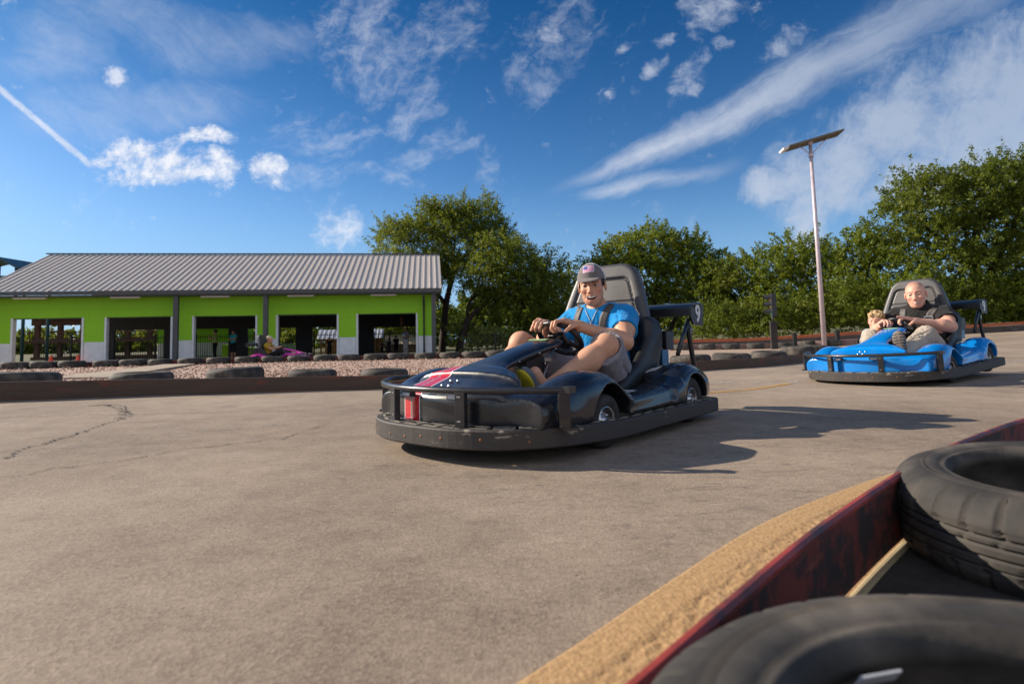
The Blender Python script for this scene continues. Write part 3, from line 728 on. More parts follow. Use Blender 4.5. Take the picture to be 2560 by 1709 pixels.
    for y in (-.25, .21): b = MB(); b.box((-.575, y, .55), (.02, .02, .06), Matrix.Rotation(-.2, 3, 'Y'), 0, .004); b.lathe([(.009, 0), (.006, .006), (.0001, .007)], (-.552, y, .535), Matrix.Rotation(math.pi / 2, 3, 'Y'), 8, 1); b.build('seat_bracket', [M_steel, M_chrome], root)
    # engine and cowl
    b = MB(); b.box((-.76, .05, .38), (.12, .13, .08), None, 0, .015); b.box((-.74, .02, .48), (.10, .10, .05), None, 0, .02)
    b.prism([(-.56, .30), (-.56, .56), (-.60, .56), (-.78, .40), (-.78, .30)], .20, .215, basis((1, 0, 0), (0, 0, 1), (0, -1, 0), (0, .45, 0)))
    for k in range(6): b.box((-.85, .05, .32 + k * .022), (.05, .125, .005))
    b.box((-.55, .28, .285), (.09, .05, .018), None, 0, .006)
    en = b.build('engine', M_plastic, root)
    b = MB(); b.box((-.845, .215, .47), (.055, .045, .06), None, 1, .004)
    for i in range(4):
        for j in range(5): b.box((-.787 - i * .002, .182 + i * .022, .425 + j * .021), (.0035, .0075, .006), None, 0)
    b.build('heat_shield', [M_chrome, M_plastic], en)
    b = MB(); b.box((-.725, .27, .365), (.045, .012, .045), None, 0, .004); b.build('fuel_tank', mottled('tank_reflected_blue', (.02, .16, .34), (.06, .2, .36), 8, .2, 0, metal=.6), en)  # blue is painted in as the shirt's reflection on the metal
    for x, y, z in ((-.60, .215, .42), (-.66, .215, .42), (-.55, .30, .33)): b = MB(); b.lathe([(.010, 0), (.007, .006), (.0001, .008)], (x, y + .01, z), Matrix.Rotation(-math.pi / 2, 3, 'X'), 8); b.build('cowl_bolt', M_chrome, en)
    # wing
    b = MB(); prof = [(-.99, .712), (-.93, .712), (-.84, .694), (-.79, .676), (-.788, .668), (-.84, .680), (-.93, .698), (-.99, .700)]
    b.prism(prof, -.44, .42, basis((1, 0, 0), (0, 0, 1), (0, 1, 0), (0, 0, 0)))
    b.span((-.80, -.44, .622), (-.786, .42, .672)); 
    for y in (-.44, .42): b.prism([(-.99, .70), (-.79, .67), (-.785, .62), (-.82, .57), (-.97, .56)], 0, .012, basis((1, 0, 0), (0, 0, 1), (0, -1, 0), (0, y + .012, 0)))
    wg = b.build('wing', M_plastic, root)
    text_mesh('race_number', '9', .15, basis((-1, 0, 0), (0, 0, 1), (0, 1, 0), (-.89, .434, .632)), M_white, wg)
    for y in (-.42, .41):
        b = MB(); b.tube([(-.80, y, .60), (-.70, y, .49), (-.62, y, .385)], .013, 10); b.tube([(-.79, y, .57), (-.795, y, .51), (-.86, y, .28), (-.88, y, .2)], .016, 10)
        b.box((-.80, y, .53), (.02, .016, .02), None, 0, .003); b.build('wing_strut', M_steel, root)
    for s in (1, -1):
        arc = [(-.563 + .162 * math.cos(a), .13 + .162 * math.sin(a)) for a in np.linspace(1.9, 3.6, 12)] ; arc += [(-.563 + .150 * math.cos(a), .13 + .150 * math.sin(a)) for a in np.linspace(3.6, 1.9, 12)]
        b = MB(); b.prism(arc, -.055, .055, basis((1, 0, 0), (0, 0, 1), (0, -1, 0), (0, s * .45, 0))); b.build('mud_guard', M_plastic, root)
    # stickers on the left pod
    b = MB(); nu, nv = 10, 6
    for i in range(nu + 1):
        for j in range(nv + 1):
            h = top(-.01 + .155 * i / nu, .375 + .085 * j / nv)[0]; b.v.append((h.x, h.y, h.z + .0025))
    for i in range(nu):
        for j in range(nv):
            q = i * (nv + 1) + j; b.f.append((q, q + nv + 1, q + nv + 2, q + 1)); b.mi.append(1 if i > 6 and i % 2 and 0 < j < nv - 1 else (2 if i in (2, 4) and 0 < j < nv - 1 else 0)); b.sm.append(True)
    b.build('warning_label', [M_label, M_red, M_steel], root)
    h, nn = top(-.40, .365)[:2]; ux = (Vector((-1, 0, 0)) - nn * Vector((-1, 0, 0)).dot(nn)).normalized(); text_mesh('pod_letters', 'TR', .085, basis(ux, nn.cross(ux), nn, h + nn * .012), M_white, root, .001)
    return root, sw
# ------------------------------------------------------------------ people: one distance field per body, clothes as children
def cloth(name, c, c2=None, sc=14, rough=.85, wr=.5):
    c2 = c2 or tuple(k * .82 for k in c)
    def fn(g):
        v = g.coord(); f = g.noise(v, sc, 4).ss(.35, .65); w = g.noise(g.scalev(v, 1, 1, 1), 11, 3, .5, 1.6); t = g.noise(v, 420, 2)
        return {'Base_Color': g.mix(f, c, c2), 'Normal': g.bump(w + t * .05, wr, .03), 'Roughness': rough, 'Sheen_Weight': .15}
    return material(name, fn, Specular_IOR_Level=.2)
def skin(name, c, c2):
    def fn(g):
        v = g.coord(); f = g.noise(v, 18, 4).ss(.3, .7); p = g.noise(v, 260, 3)
        return {'Base_Color': g.mix(f, c, c2), 'Normal': g.bump(p, .12, .0015), 'Roughness': .48}
    return material(name, fn, Specular_IOR_Level=.4, Subsurface_Weight=.06, Subsurface_Radius=(.02, .008, .004), Subsurface_Scale=.3)
M_skin = skin('tanned_skin', (.60, .31, .195), (.50, .24, .145))
M_skin2 = skin('pink_skin', (.68, .36, .265), (.58, .275, .195))
M_lips = material('lips', Base_Color=(.50, .19, .15), Roughness=.4)
M_teeth = material('teeth', Base_Color=(.78, .74, .68), Roughness=.3)
M_eyew = material('eye_white', Base_Color=(.62, .60, .58), Roughness=.2)
M_iris = material('iris', Base_Color=(.025, .014, .009), Roughness=.15)
M_brow = mottled('brown_hair', (.030, .018, .011), (.05, .03, .02), 60, .8, .3, 200, .001)
M_blond = mottled('blond_hair', (.42, .27, .12), (.55, .40, .21), 40, .6, .6, 120, .004)
M_mouth = material('mouth_dark', Base_Color=(.05, .012, .012), Roughness=.6)
HEADM = [M_lips, M_teeth, M_eyew, M_iris, M_brow, M_mouth]

def rot_head(yaw, pitch, roll):
    return np.array(Matrix.Rotation(rad(yaw), 3, 'Z') @ Matrix.Rotation(rad(pitch), 3, 'Y') @ Matrix.Rotation(rad(roll), 3, 'X'))

def head(F, o, R, sc=1.0, mouth='open', full=0.0, neck=None):
    o = np.array(o, float); P = lambda x, y, z: o + R @ (np.array((x, y, z)) * sc); E = lambda c, r: ell(P(*c), np.array(r) * sc, R); C = lambda a, b, ra, rb=None: cap(P(*a), P(*b), ra * sc, (ra if rb is None else rb) * sc)
    F.add(E((-.012, 0, .042), (.098, .077, .085)), 0)
    F.add(E((.028, 0, -.015), (.066, .062 + full * .3, .085)), .03 * sc)
    F.add(E((.032, 0, -.068), (.054, .045 + full, .045)), .03 * sc)
    F.add(E((.062, 0, -.092), (.026, .026, .022)), .025 * sc)
    for s in (1, -1):
        F.add(C((.010, s * .044, -.045), (.048, s * .025, -.085), .019 + full * .4, .018), .025 * sc)      # jaw line
        F.add(E((.056, s * .042, -.018), (.028, .022, .020)), .02 * sc)                        # cheek bone
    if neck is not None: F.add(cap(P(-.022, 0, -.055), neck, .051 * sc, .060 * sc), .025 * sc)
    for s in (1, -1):
        F.cut(E((.095, s * .032, .011), (.016, .022, .012)), .016 * sc)
        F.add(E((.073, s * .0315, .010), (.0145, .0165, .0135)), .003 * sc)
        F.add(C((.081, s * .012, .036), (.067, s * .052, .034), .008, .007), .014 * sc)
        F.add(C((.084, s * .018, .022), (.076, s * .046, .017), .004), .004 * sc)             # upper lid
        ec = (-.006, s * .082, .0); F.add(E(ec, (.019, .009, .031)), .006 * sc); F.cut(E((.0, s * .092, .002), (.010, .008, .018)), .004 * sc)
    F.add(C((.080, 0, .020), (.105, 0, -.026), .0082, .0118), .014 * sc); F.add(E((.108, 0, -.030), (.012, .0115, .0095)), .008 * sc)
    for s in (1, -1): F.add(E((.095, s * .0125, -.035), (.011, .008, .0075)), .006 * sc)
    if mouth == 'open':
        F.add(C((.078, -.026, -.052), (.092, 0, -.056), .007, .0075), .008 * sc); F.add(C((.078, .026, -.052), (.092, 0, -.056), .007, .0075), .008 * sc)
        F.add(C((.076, -.020, -.078), (.086, 0, -.084), .008, .009), .010 * sc); F.add(C((.076, .020, -.078), (.086, 0, -.084), .008, .009), .010 * sc)
        F.cut(E((.098, 0, -.068), (.030, .030, .0120)), .004 * sc); F.cut(C((.088, -.027, -.058), (.088, .027, -.058), .004), .006 * sc)
        F.add(C((.074, -.023, -.0590), (.085, 0, -.0630), .0068), 0); F.add(C((.074, .023, -.0590), (.085, 0, -.0630), .0068), 0)
        for s in (1, -1): F.cut(C((.090, s * .030, -.040), (.080, s * .038, -.066), .004, .003), .012 * sc)
    else:
        F.add(C((.080, -.024, -.057), (.093, 0, -.060), .006, .007), .008 * sc); F.add(C((.080, .024, -.057), (.093, 0, -.060), .006, .007), .008 * sc)
        F.add(C((.080, -.018, -.070), (.090, 0, -.071), .006, .008), .008 * sc); F.add(C((.080, .018, -.070), (.090, 0, -.071), .006, .008), .008 * sc)
        F.cut(C((.095, -.026, -.062), (.102, 0, -.0645), .0022), .003 * sc); F.cut(C((.095, .026, -.062), (.102, 0, -.0645), .0022), .003 * sc)
    return o, R, sc

def face_skin(name, c, c2, H, mouth='open', brow=(.030, .018, .011), hair=None, buzz=0.0, stubble=.25, iris=(.05, .03, .018), browz=.0375):
    """skin whose lips, eyes and brows are coloured by place on the head (object coordinates turned into the head's frame)"""
    o, R, sc = H; R = np.array(R)
    def fn(g):
        v = g.coord(); px, py, pz = g.xyz(v); ax = lambda k: ((px - float(o[0])) * float(R[0, k] / sc) + (py - float(o[1])) * float(R[1, k] / sc) + (pz - float(o[2])) * float(R[2, k] / sc))
        x, y, z = ax(0), ax(1), ax(2); ay = y.abs(); near = (x * x + y * y + z * z).lt(.03); E = lambda a, ca, ra, b, cb, rb: ((a - ca) / ra).pow(2.0) + ((b - cb) / rb).pow(2.0)
        f = g.noise(v, 14, 6, .65).ss(.3, .7); p = g.noise(v, 300, 3)
        col = g.mix(f, c, c2); col = g.mix(g.noise(v, 55, 4, .7).ss(.52, .75) * .30, col, (c[0] * .80, c[1] * .66, c[2] * .60)); fr = x.gt(.045) * near
        blush = (1 - E(ay, .046, .030, z, -.022, .026)).ss(0, 1) * fr + (1 - E(ay, .0, .016, z, -.022, .018)).ss(0, 1) * fr
        col = g.mix(blush * .38, col, (c[0] * .95, c[1] * .62, c[2] * .58))
        jaw = (z * -1).ss(.035, .06) * near * x.ss(-.01, .03) * (1 - (z * -1).ss(.112, .13))
        col = g.mix(jaw * stubble * (p * .8 + .4), col, (c[0] * .38, c[1] * .40, c[2] * .46))
        hn = g.noise(g.scalev(v, 1, 1, 3), 160, 3)
        if buzz: col = g.mix((z + x * -.5 + (g.noise(v, 30, 3) - .5) * .03).ss(.045, .085) * near * (buzz * .8) * (hn + .3), col, (.16, .10, .07))
        if hair is not None:
            side = (z + (hn - .5) * .02).ss(.0, .006) * (1 - x.ss(.040, .050)) * x.gt(-.13) * ay.ss(.045, .052) * (1 - ay.ss(.0800, .0815)) * near
            col = g.mix(side, col, hair)
        zb = (ay - .036).pow(2.0) * -7.0 + browz; th = (1 - (ay - .022).mx(0.0) * 20.0) * .0049
        br = (1 - ((z - zb).abs() / th)).ss(.0, .5) * ay.ss(.010, .015) * (1 - ay.ss(.052, .056)) * fr * (hn * .7 + .55)
        col = g.mix(br.clamp(), col, brow)
        # eyes
        e = E(ay, .0315, .0155, z - (ay - .0315).pow(2.0) * -3.0, .0088, .0060)
        lid = (1 - (e - 1.15).abs() / .45).ss(0, 1) * fr; col = g.mix(lid * .75, col, (c[0] * .22, c[1] * .18, c[2] * .18))
        ew = (1 - e).ss(.0, .12) * fr; col = g.mix(ew, col, (.50, .46, .43))
        ir = E(ay, .0318, .0078, z, .0092, .0074); col = g.mix((1 - ir).ss(.0, .2) * ew, col, iris); col = g.mix((1 - ir * 4.5).ss(0, .3) * ew, col, (.006, .005, .005))
        lash = (1 - ((e - .95).abs() / .22)).ss(0, .6) * (z - .0098).ss(0, .002) * fr; col = g.mix(lash, col, (.012, .008, .007))
        if mouth == 'open':
            zc = z - y * y * 9.0; k = fr
            lipm = (1 - E(y, 0, .0350, zc, -.0750, .0180)).ss(0, .18) * k; col = g.mix(lipm * .85, col, (.52, .20, .165))
            inn = (1 - E(y, 0, .0315, zc, -.0695, .0120)).ss(0, .14) * x.gt(.02) * near; col = g.mix(inn, col, (.045, .010, .010))
            tee = (1 - E(y, 0, .0290, zc, -.0645, .0072)).ss(0, .2) * x.gt(.02) * near; gap = 1 - (1 - ((y * 120.0 + .5).op('FRACT') - .5).abs() / .06).ss(0, 1) * .25
            col = g.mix(tee, col, (.80, .76, .70)); col = g.mix((1 - gap) * tee, col, (.4, .3, .25))
        else:
            zc = z - y * y * 7.0
            lipm = (1 - E(y, 0, .0275, zc, -.0665, .0105)).ss(0, .25) * fr; col = g.mix(lipm * .75, col, (.50, .19, .165))
            tee = (1 - E(y, 0, .0235, zc, -.0655, .0036)).ss(0, .3) * fr; col = g.mix(tee * (.9 if mouth == 'smile' else 0), col, (.74, .69, .63))
        for sg in (1, -1): pass
        fold = (1 - (((ay - .030 + (z + .045) * .35) / .0022).abs())).ss(0, 1) * (z * -1).ss(.030, .040) * (1 - (z * -1).ss(.060, .072)) * fr
        col = g.mix(fold * .35, col, (c[0] * .5, c[1] * .42, c[2] * .42))
        return {'Base_Color': col, 'Normal': g.bump(p, .14, .0012), 'Roughness': .52 + (p - .5) * .25}
    return material(name, fn, Specular_IOR_Level=.35, Subsurface_Weight=.10, Subsurface_Radius=(.02, .008, .004), Subsurface_Scale=.3)

def hand(F, wr, kn, n, side, sc=1.0, curl=(30, 95, 150), thumb=True, point=False):
    wr = np.array(wr, float); kn = np.array(kn, float); a = kn - wr; L = np.linalg.norm(a); a /= L
    n = np.array(n, float); n -= a * (a @ n); n /= np.linalg.norm(n); s = np.cross(n, a)
    F.add(rbox((wr * .45 + kn * .55), (L * .52, .040 * sc, .0155 * sc), .014 * sc, np.stack([a, s, n], 1)), .012)
    F.add(cap(wr, wr + a * L * .4, .026 * sc, .022 * sc), .015)
    for i in range(4):
        b = kn + s * (i - 1.5) * .0205 * sc + a * (-.006 if i in (0, 3) else .002); ln = [.90, 1.02, .98, .78][i] if side > 0 else [.78, .98, 1.02, .90][i]
        cu = curl if not (point and i == (0 if side > 0 else 3)) else (6, 14, 20)
        for j, (l, r) in enumerate(((.044, .0105), (.027, .0094), (.021, .0084))):
            q = rad(cu[j] + (i - 1.5) * 3); d = a * math.cos(q) + n * math.sin(q); e = b + d * l * ln * sc
            F.add(cap(b, e, r * sc, (r - .0009) * sc), .003 if j else .006); b = e
    if thumb:
        b = wr + a * L * .28 + s * side * -.030 * sc + n * .006; d = a * .62 + n * .55 - s * side * .45; d /= np.linalg.norm(d)
        e = b + d * .045 * sc; F.add(cap(b, e, .0145 * sc, .0115 * sc), .012); d2 = a * .55 + n * .75 + s * side * .1; d2 /= np.linalg.norm(d2)
        F.add(cap(e, e + d2 * .032 * sc, .0112 * sc, .009 * sc), .003)

def limb(F, a, b, r0, r1, bul=None, k=.02):
    a = np.array(a, float); b = np.array(b, float); F.add(cap(a, b, r0, r1), k)
    if bul:
        t, r, off = bul; F.add(ell(a + (b - a) * t + np.array(off), (r, r, r)), .04)

def person(p, h, label, cat='person', group=None):
    """p: joints in the local frame of whatever the person sits on or stands on"""
    sc = p.get('sc', 1.0); arr = lambda k: np.array(p[k], float)
    J = [np.array(v, float) for k, v in p.items() if k in ('head', 'shL', 'shR', 'elL', 'elR', 'wrL', 'wrR', 'knL', 'knR', 'hipL', 'hipR', 'kneeL', 'kneeR', 'ankL', 'ankR', 'toeL', 'toeR', 'pelvis')]
    lo = np.min(J, 0) - .22 * sc; hi = np.max(J, 0) + .22 * sc
    F = Fld(lo, hi, h)
    R = rot_head(*p['look']); f = p.get('fat', 0.0)
    for c, r in p['torso']: F.add(ell(c, r), .06 * sc)
    F.add(cap(p['shL'], p['shR'], .062 * sc), .05 * sc)
    for s in 'LR':
        limb(F, p['sh' + s], p['el' + s], (.056 + f * .3) * sc, (.043 + f * .2) * sc, (.45, .054 * sc, (0, 0, 0)), .03 * sc)
        limb(F, p['el' + s], p['wr' + s], (.042 + f * .2) * sc, .027 * sc, (.25, (.044 + f * .2) * sc, (0, 0, 0)), .02 * sc)
        if 'kn' + s in p and h < .015: hand(F, p['wr' + s], p['kn' + s], p['pn' + s], 1 if s == 'L' else -1, sc, p.get('curl' + s, (30, 95, 150)), True, p.get('point' + s, False))
        else: F.add(ell(p.get('kn' + s, p['wr' + s]), (.045 * sc,) * 3), .03)
        if 'kneeL' in p:
            limb(F, p['hip' + s], p['knee' + s], .086 * sc, .060 * sc, (.3, .088 * sc, (0, 0, 0)), .04 * sc)
            F.add(ell(arr('knee' + s), (.058 * sc,) * 3), .02)
            limb(F, p['knee' + s], p['ank' + s], .054 * sc, .036 * sc, (.30, .056 * sc, p.get('calf', (-.01, 0, -.012))), .02 * sc)
            F.add(cap(arr('ank' + s), arr('toe' + s), .036 * sc, .028 * sc), .02)
    H = (np.array(p['head'], float), R, sc * p.get('hsc', 1)); nk = np.array(p['neck'], float); hd = H[0] + R @ (np.array((-.022, 0, -.055)) * H[2])
    F.add(cap(nk + (nk - hd) * .3, nk + (hd - nk) * .75, .058 * H[2], .047 * H[2]), .03 * sc)
    V, Q = F.mesh(2)
    hh = .0024 if h < .010 else h; FH = Fld(H[0] - .17 * H[2] - (0, 0, .05), H[0] + .16 * H[2], hh); head(FH, p['head'], R, H[2], p.get('mouth', 'open'), p.get('full', 0.0), p['neck'])
    V2, Q2 = FH.mesh(2); Q = np.concatenate([Q, Q2 + len(V)]); V = np.concatenate([V, V2])
    sk = p.get('tone', ((.68, .375, .25), (.58, .295, .185)))
    M_ = face_skin('skin', sk[0], sk[1], H, p.get('mouth', 'open'), p.get('browc', (.030, .018, .011)), p.get('hairc'), p.get('buzz', 0.0), p.get('stubble', .25), browz=p.get('browz', .0375)) if h < .010 else p.get('skin', M_skin)
    body = link('person', fast_mesh('person', V, Q), [M_])
    tag(body, label, cat, group)
    return body, F, H

def garment(name, body, lo, hi, h, mat, build, smooth=2, fold=.012):
    F = Fld(lo, hi, h); build(F); o = fobj(name, F, [mat], body, smooth); me = o.data; n = len(me.vertices)
    V = np.empty(n * 3, np.float32); me.vertices.foreach_get('co', V); V = V.reshape(-1, 3); N = np.empty(n * 3, np.float32); me.vertices.foreach_get('normal', N); N = N.reshape(-1, 3)
    r = np.random.default_rng(len(name) * 7 + int(abs(hi[0]) * 1000)); w = np.zeros(n)            # soft folds pushed into the cloth
    for i in range(5):
        k = r.normal(size=3) * (1, 1, .7); k = k / np.linalg.norm(k) * r.uniform(45, 95); q = r.normal(size=(3, 3)) * 9
        ph = V @ k + 1.6 * np.sin(V @ q[0]) + 1.1 * np.sin(V @ q[1]); w += (1 - np.abs(np.sin(ph))) ** 2.2 * (.5 + .5 * np.sin(V @ q[2] + i))
    V = V + N * ((w / 5 - .18) * fold)[:, None]; me.vertices.foreach_set('co', np.ascontiguousarray(V, np.float32).ravel()); me.update(); return o

def shirt(body, p, h, mat, sleeve=.55, grow=.012, name='shirt', neck_r=.066, collar=False, flare=.008):
    sc = p.get('sc', 1.0); f = p.get('fat', 0.0); A = lambda k: np.array(p[k], float)
    lo = np.min([A('shL'), A('shR'), A('elL'), A('elR'), np.array(p['torso'][0][0]) - .2], 0) - .16 * sc; hi = np.max([A('shL'), A('shR'), A('elL'), A('elR'), np.array(p['torso'][0][0]) + .2], 0) + .16 * sc
    def b(F):
        for c, r in p['torso']: F.add(ell(c, np.array(r) + grow), .06 * sc)
        F.add(cap(p['shL'], p['shR'], .062 * sc + grow), .05 * sc)
        for s in 'LR':
            e = A('sh' + s) + (A('el' + s) - A('sh' + s)) * sleeve
            F.add(cap(A('sh' + s), e, (.058 + f * .3) * sc + grow, (.054 + f * .3) * sc + grow + flare), .035 * sc)
            d = A('el' + s) - A('sh' + s); d /= np.linalg.norm(d)
            F.cut((lambda X, Y, Z, e=e, d=d, r=.12 * sc: np.maximum(-((X - e[0]) * d[0] + (Y - e[1]) * d[1] + (Z - e[2]) * d[2]), np.sqrt((X - e[0]) ** 2 + (Y - e[1]) ** 2 + (Z - e[2]) ** 2) - r), e - .12 * sc, e + .12 * sc), .004)
            F.cut(cap(e - d * .03, e + d * .06, (.050 + f * .3) * sc + .006, (.052 + f * .3) * sc + .010), .004)
            for t, rr in ((.25, .012), (.5, .010), (.75, .012)):      # creases that fan out over the shoulder
                q = A('sh' + s) + (A('el' + s) - A('sh' + s)) * sleeve * t; w = (.07 + f * .3) * sc + grow + .004
                nrm = np.array((.7, 0, .5)); F.cut(cap(q + nrm * w * .9 + np.array((0, -.03 if s == 'L' else .03, .03)), q + nrm * w * .9 + d * .05, .005, .003), .014)
        n0 = np.array(p['head'], float); n1 = np.array(p['neck'], float); d = (n0 - n1) / np.linalg.norm(n0 - n1)
        if collar: F.add(cap(n1 + d * .045, n1 + d * .050, neck_r * sc + .016), .02)
        F.cut(cap(n1 + d * .052, n0, neck_r * sc, neck_r * sc + .03), .006)
    return garment(name, body, lo, hi, h, mat, b)

def strap(name, shirt_ob, parent, path, w, mat, n=26, t=.003):
    """webbing laid over a shirt; path of (y, z) seen from the front, dropped onto the shirt along x"""
    bv = BVHTree.FromPolygons([v.co for v in shirt_ob.data.vertices], [tuple(q.vertices) for q in shirt_ob.data.polygons])
    C = np.array(catmull([(a[0], a[1], 0) for a in path], n // (len(path) - 1) + 1))[:, :2]; T = np.gradient(C, axis=0); T /= np.linalg.norm(T, axis=1)[:, None]
    rows = []; last = None
    for c, d in zip(C, T):
        nn = np.array((-d[1], d[0])); row = []
        for s in (-1, -.5, 0, .5, 1):
            y, z = c + nn * s * w / 2; hit = bv.ray_cast(Vector((.6, y, z)), Vector((-1, 0, 0)))[0]
            row.append(None if hit is None else hit.x)
        ok = [q for q in row if q is not None]
        if not ok: row = last
        else:
            mx = max(ok); row = [max(q if q is not None else mx - .004, mx - .012) for q in row]
        if row is None: continue
        last = row; rows.append([(row[k] + .005, *(c + nn * s * w / 2)) for k, s in enumerate((-1, -.5, 0, .5, 1))])
    m = MB(); r = len(rows)
    top = [v for g in rows for v in g]; bot = [(v[0] - t - .004, v[1], v[2]) for v in top]; k = 5
    fs = [(i * k + j, i * k + j + 1, (i + 1) * k + j + 1, (i + 1) * k + j) for i in range(r - 1) for j in range(k - 1)]
    m.add(top, fs, 0, True); m.add(bot, [f[::-1] for f in fs], 0, True)
    o = len(top); m.f += [(i * k, (i + 1) * k, o + (i + 1) * k, o + i * k) for i in range(r - 1)] + [(i * k + 4, (i + 1) * k + 4, o + (i + 1) * k + 4, o + i * k + 4) for i in range(r - 1)]; m.mi += [0] * (2 * r - 2); m.sm += [False] * (2 * r - 2)
    return m.build(name, mat, parent)

def shoe(body, ank, toe, up, sole_dir, sc, mat, sole_mat, name='shoe', ridges=0):
    """ank: ankle joint; toe direction and sole direction in the local frame"""
    ank = np.array(ank, float); t = np.array(toe, float) - ank; L = .27 * sc; t /= np.linalg.norm(t); d = np.array(sole_dir, float); d -= t * (t @ d); d /= np.linalg.norm(d); s = np.cross(t, d)
    R = np.stack([t, s, d], 1); o = ank + d * .055 * sc + t * .06 * sc; h = .006 if sc < 2 else .01
    F = Fld(o - .2 * sc, o + .2 * sc, h)
    F.add(ell(o - t * .06 * sc - d * .01, np.array((.075, .038, .05)) * sc, R)); F.add(ell(o + t * .065 * sc + d * .008, np.array((.075, .044, .032)) * sc, R), .04); F.add(cap(ank - t * .01, ank + d * .02, .042 * sc), .03)
    sh = fobj(name, F, [mat], body, 2)
    F = Fld(o - .2 * sc, o + .2 * sc, .005)
    F.add(ell(o - t * .07 * sc + d * .042 * sc, np.array((.068, .041, .016)) * sc, R)); F.add(ell(o + t * .062 * sc + d * .042 * sc, np.array((.082, .050, .016)) * sc, R), .03)
    for i in range(ridges):
        q = o + t * ((i + .5) / ridges - .5) * .28 * sc + d * .060 * sc
        for e in (1, -1): F.cut(cap(q + s * e * .006, q + s * e * .055 - t * .012 * (1 if ridges > 8 else 0), .0045 * sc), .002)
    def pt(c):
        v = (c - o) / sc; u = v @ t + np.abs(v @ s) * .25; w = v @ d
        return ((((u / .28 + .5) * ridges) % 1 < .45) & (np.abs(v @ s) > .005) & (w > .045)).astype(int)
    fobj('sole', F, [sole_mat, M_strap], sh, 1, pt if ridges > 8 else None)
    return sh

M_blueshirt = cloth('blue_cotton', (.003, .27, .66), (.002, .22, .57))
M_shorts = cloth('grey_shorts', (.27, .255, .29), (.225, .215, .25))
M_polo = cloth('black_polo', (.012, .012, .013), (.018, .018, .019), wr=.3)
M_khaki = cloth('khaki_twill', (.47, .40, .33), (.40, .335, .27), wr=.7)
M_cap = cloth('charcoal_twill', (.19, .165, .165), (.155, .135, .135), wr=.1)
M_mesh = cloth('white_mesh', (.72, .70, .76), (.62, .6, .68), wr=.2)
M_strap = mottled('grey_webbing', (.075, .066, .062), (.055, .05, .048), 30, .6, .3, 300, .001)
M_yellow = mottled('yellow_sole', (.62, .50, .02), (.42, .36, .03), 20, .6, .2)
M_greyshoe = mottled('grey_shoe', (.10, .12, .16), (.16, .17, .2), 20, .8, .2)
M_pinksock = mottled('pale_shoe', (.62, .45, .50), (.5, .4, .42), 20, .8, .2)
M_sole = mottled('brown_sole', (.24, .185, .15), (.30, .24, .19), 20, .7, .3)
M_flagb = material('flag_blue', Base_Color=(.05, .09, .34), Roughness=.8); M_flagr = material('flag_red', Base_Color=(.62, .10, .22), Roughness=.8); M_flagw = material('flag_white', Base_Color=(.72, .62, .74), Roughness=.8)

# ---- the driver in the nearest kart
p1 = dict(browz=.0262, hairc=(.022, .014, .009), sc=1.10, hsc=.895, head=(-.335, .002, .808), look=(24, 3, 4), neck=(-.395, .012, .665),
    torso=[((-.42, .03, .23), (.13, .175, .13)), ((-.405, .02, .36), (.115, .165, .15)), ((-.415, .0, .54), (.12, .185, .15)), ((-.405, .0, .63), (.085, .15, .07))],
    shL=(-.40, .180, .612), shR=(-.40, -.180, .605), elL=(-.215, .282, .470), elR=(-.19, -.265, .475), wrL=(.010, .135, .562), wrR=(-.02, -.115, .575),
    knL=(.084, .062, .590), knR=(.072, -.075, .594), pnL=(.55, -.25, -.8), pnR=(.7, .0, -.7), curlL=(28, 88, 140), curlR=(25, 85, 150),
    pelvis=(-.42, .03, .2), hipL=(-.40, .13, .20), hipR=(-.40, -.08, .20), kneeL=(-.012, .285, .452), kneeR=(.065, -.245, .475), ankL=(.345, .135, .235), ankR=(.40, -.20, .195), toeL=(.40, .12, .33), toeR=(.47, -.19, .28))
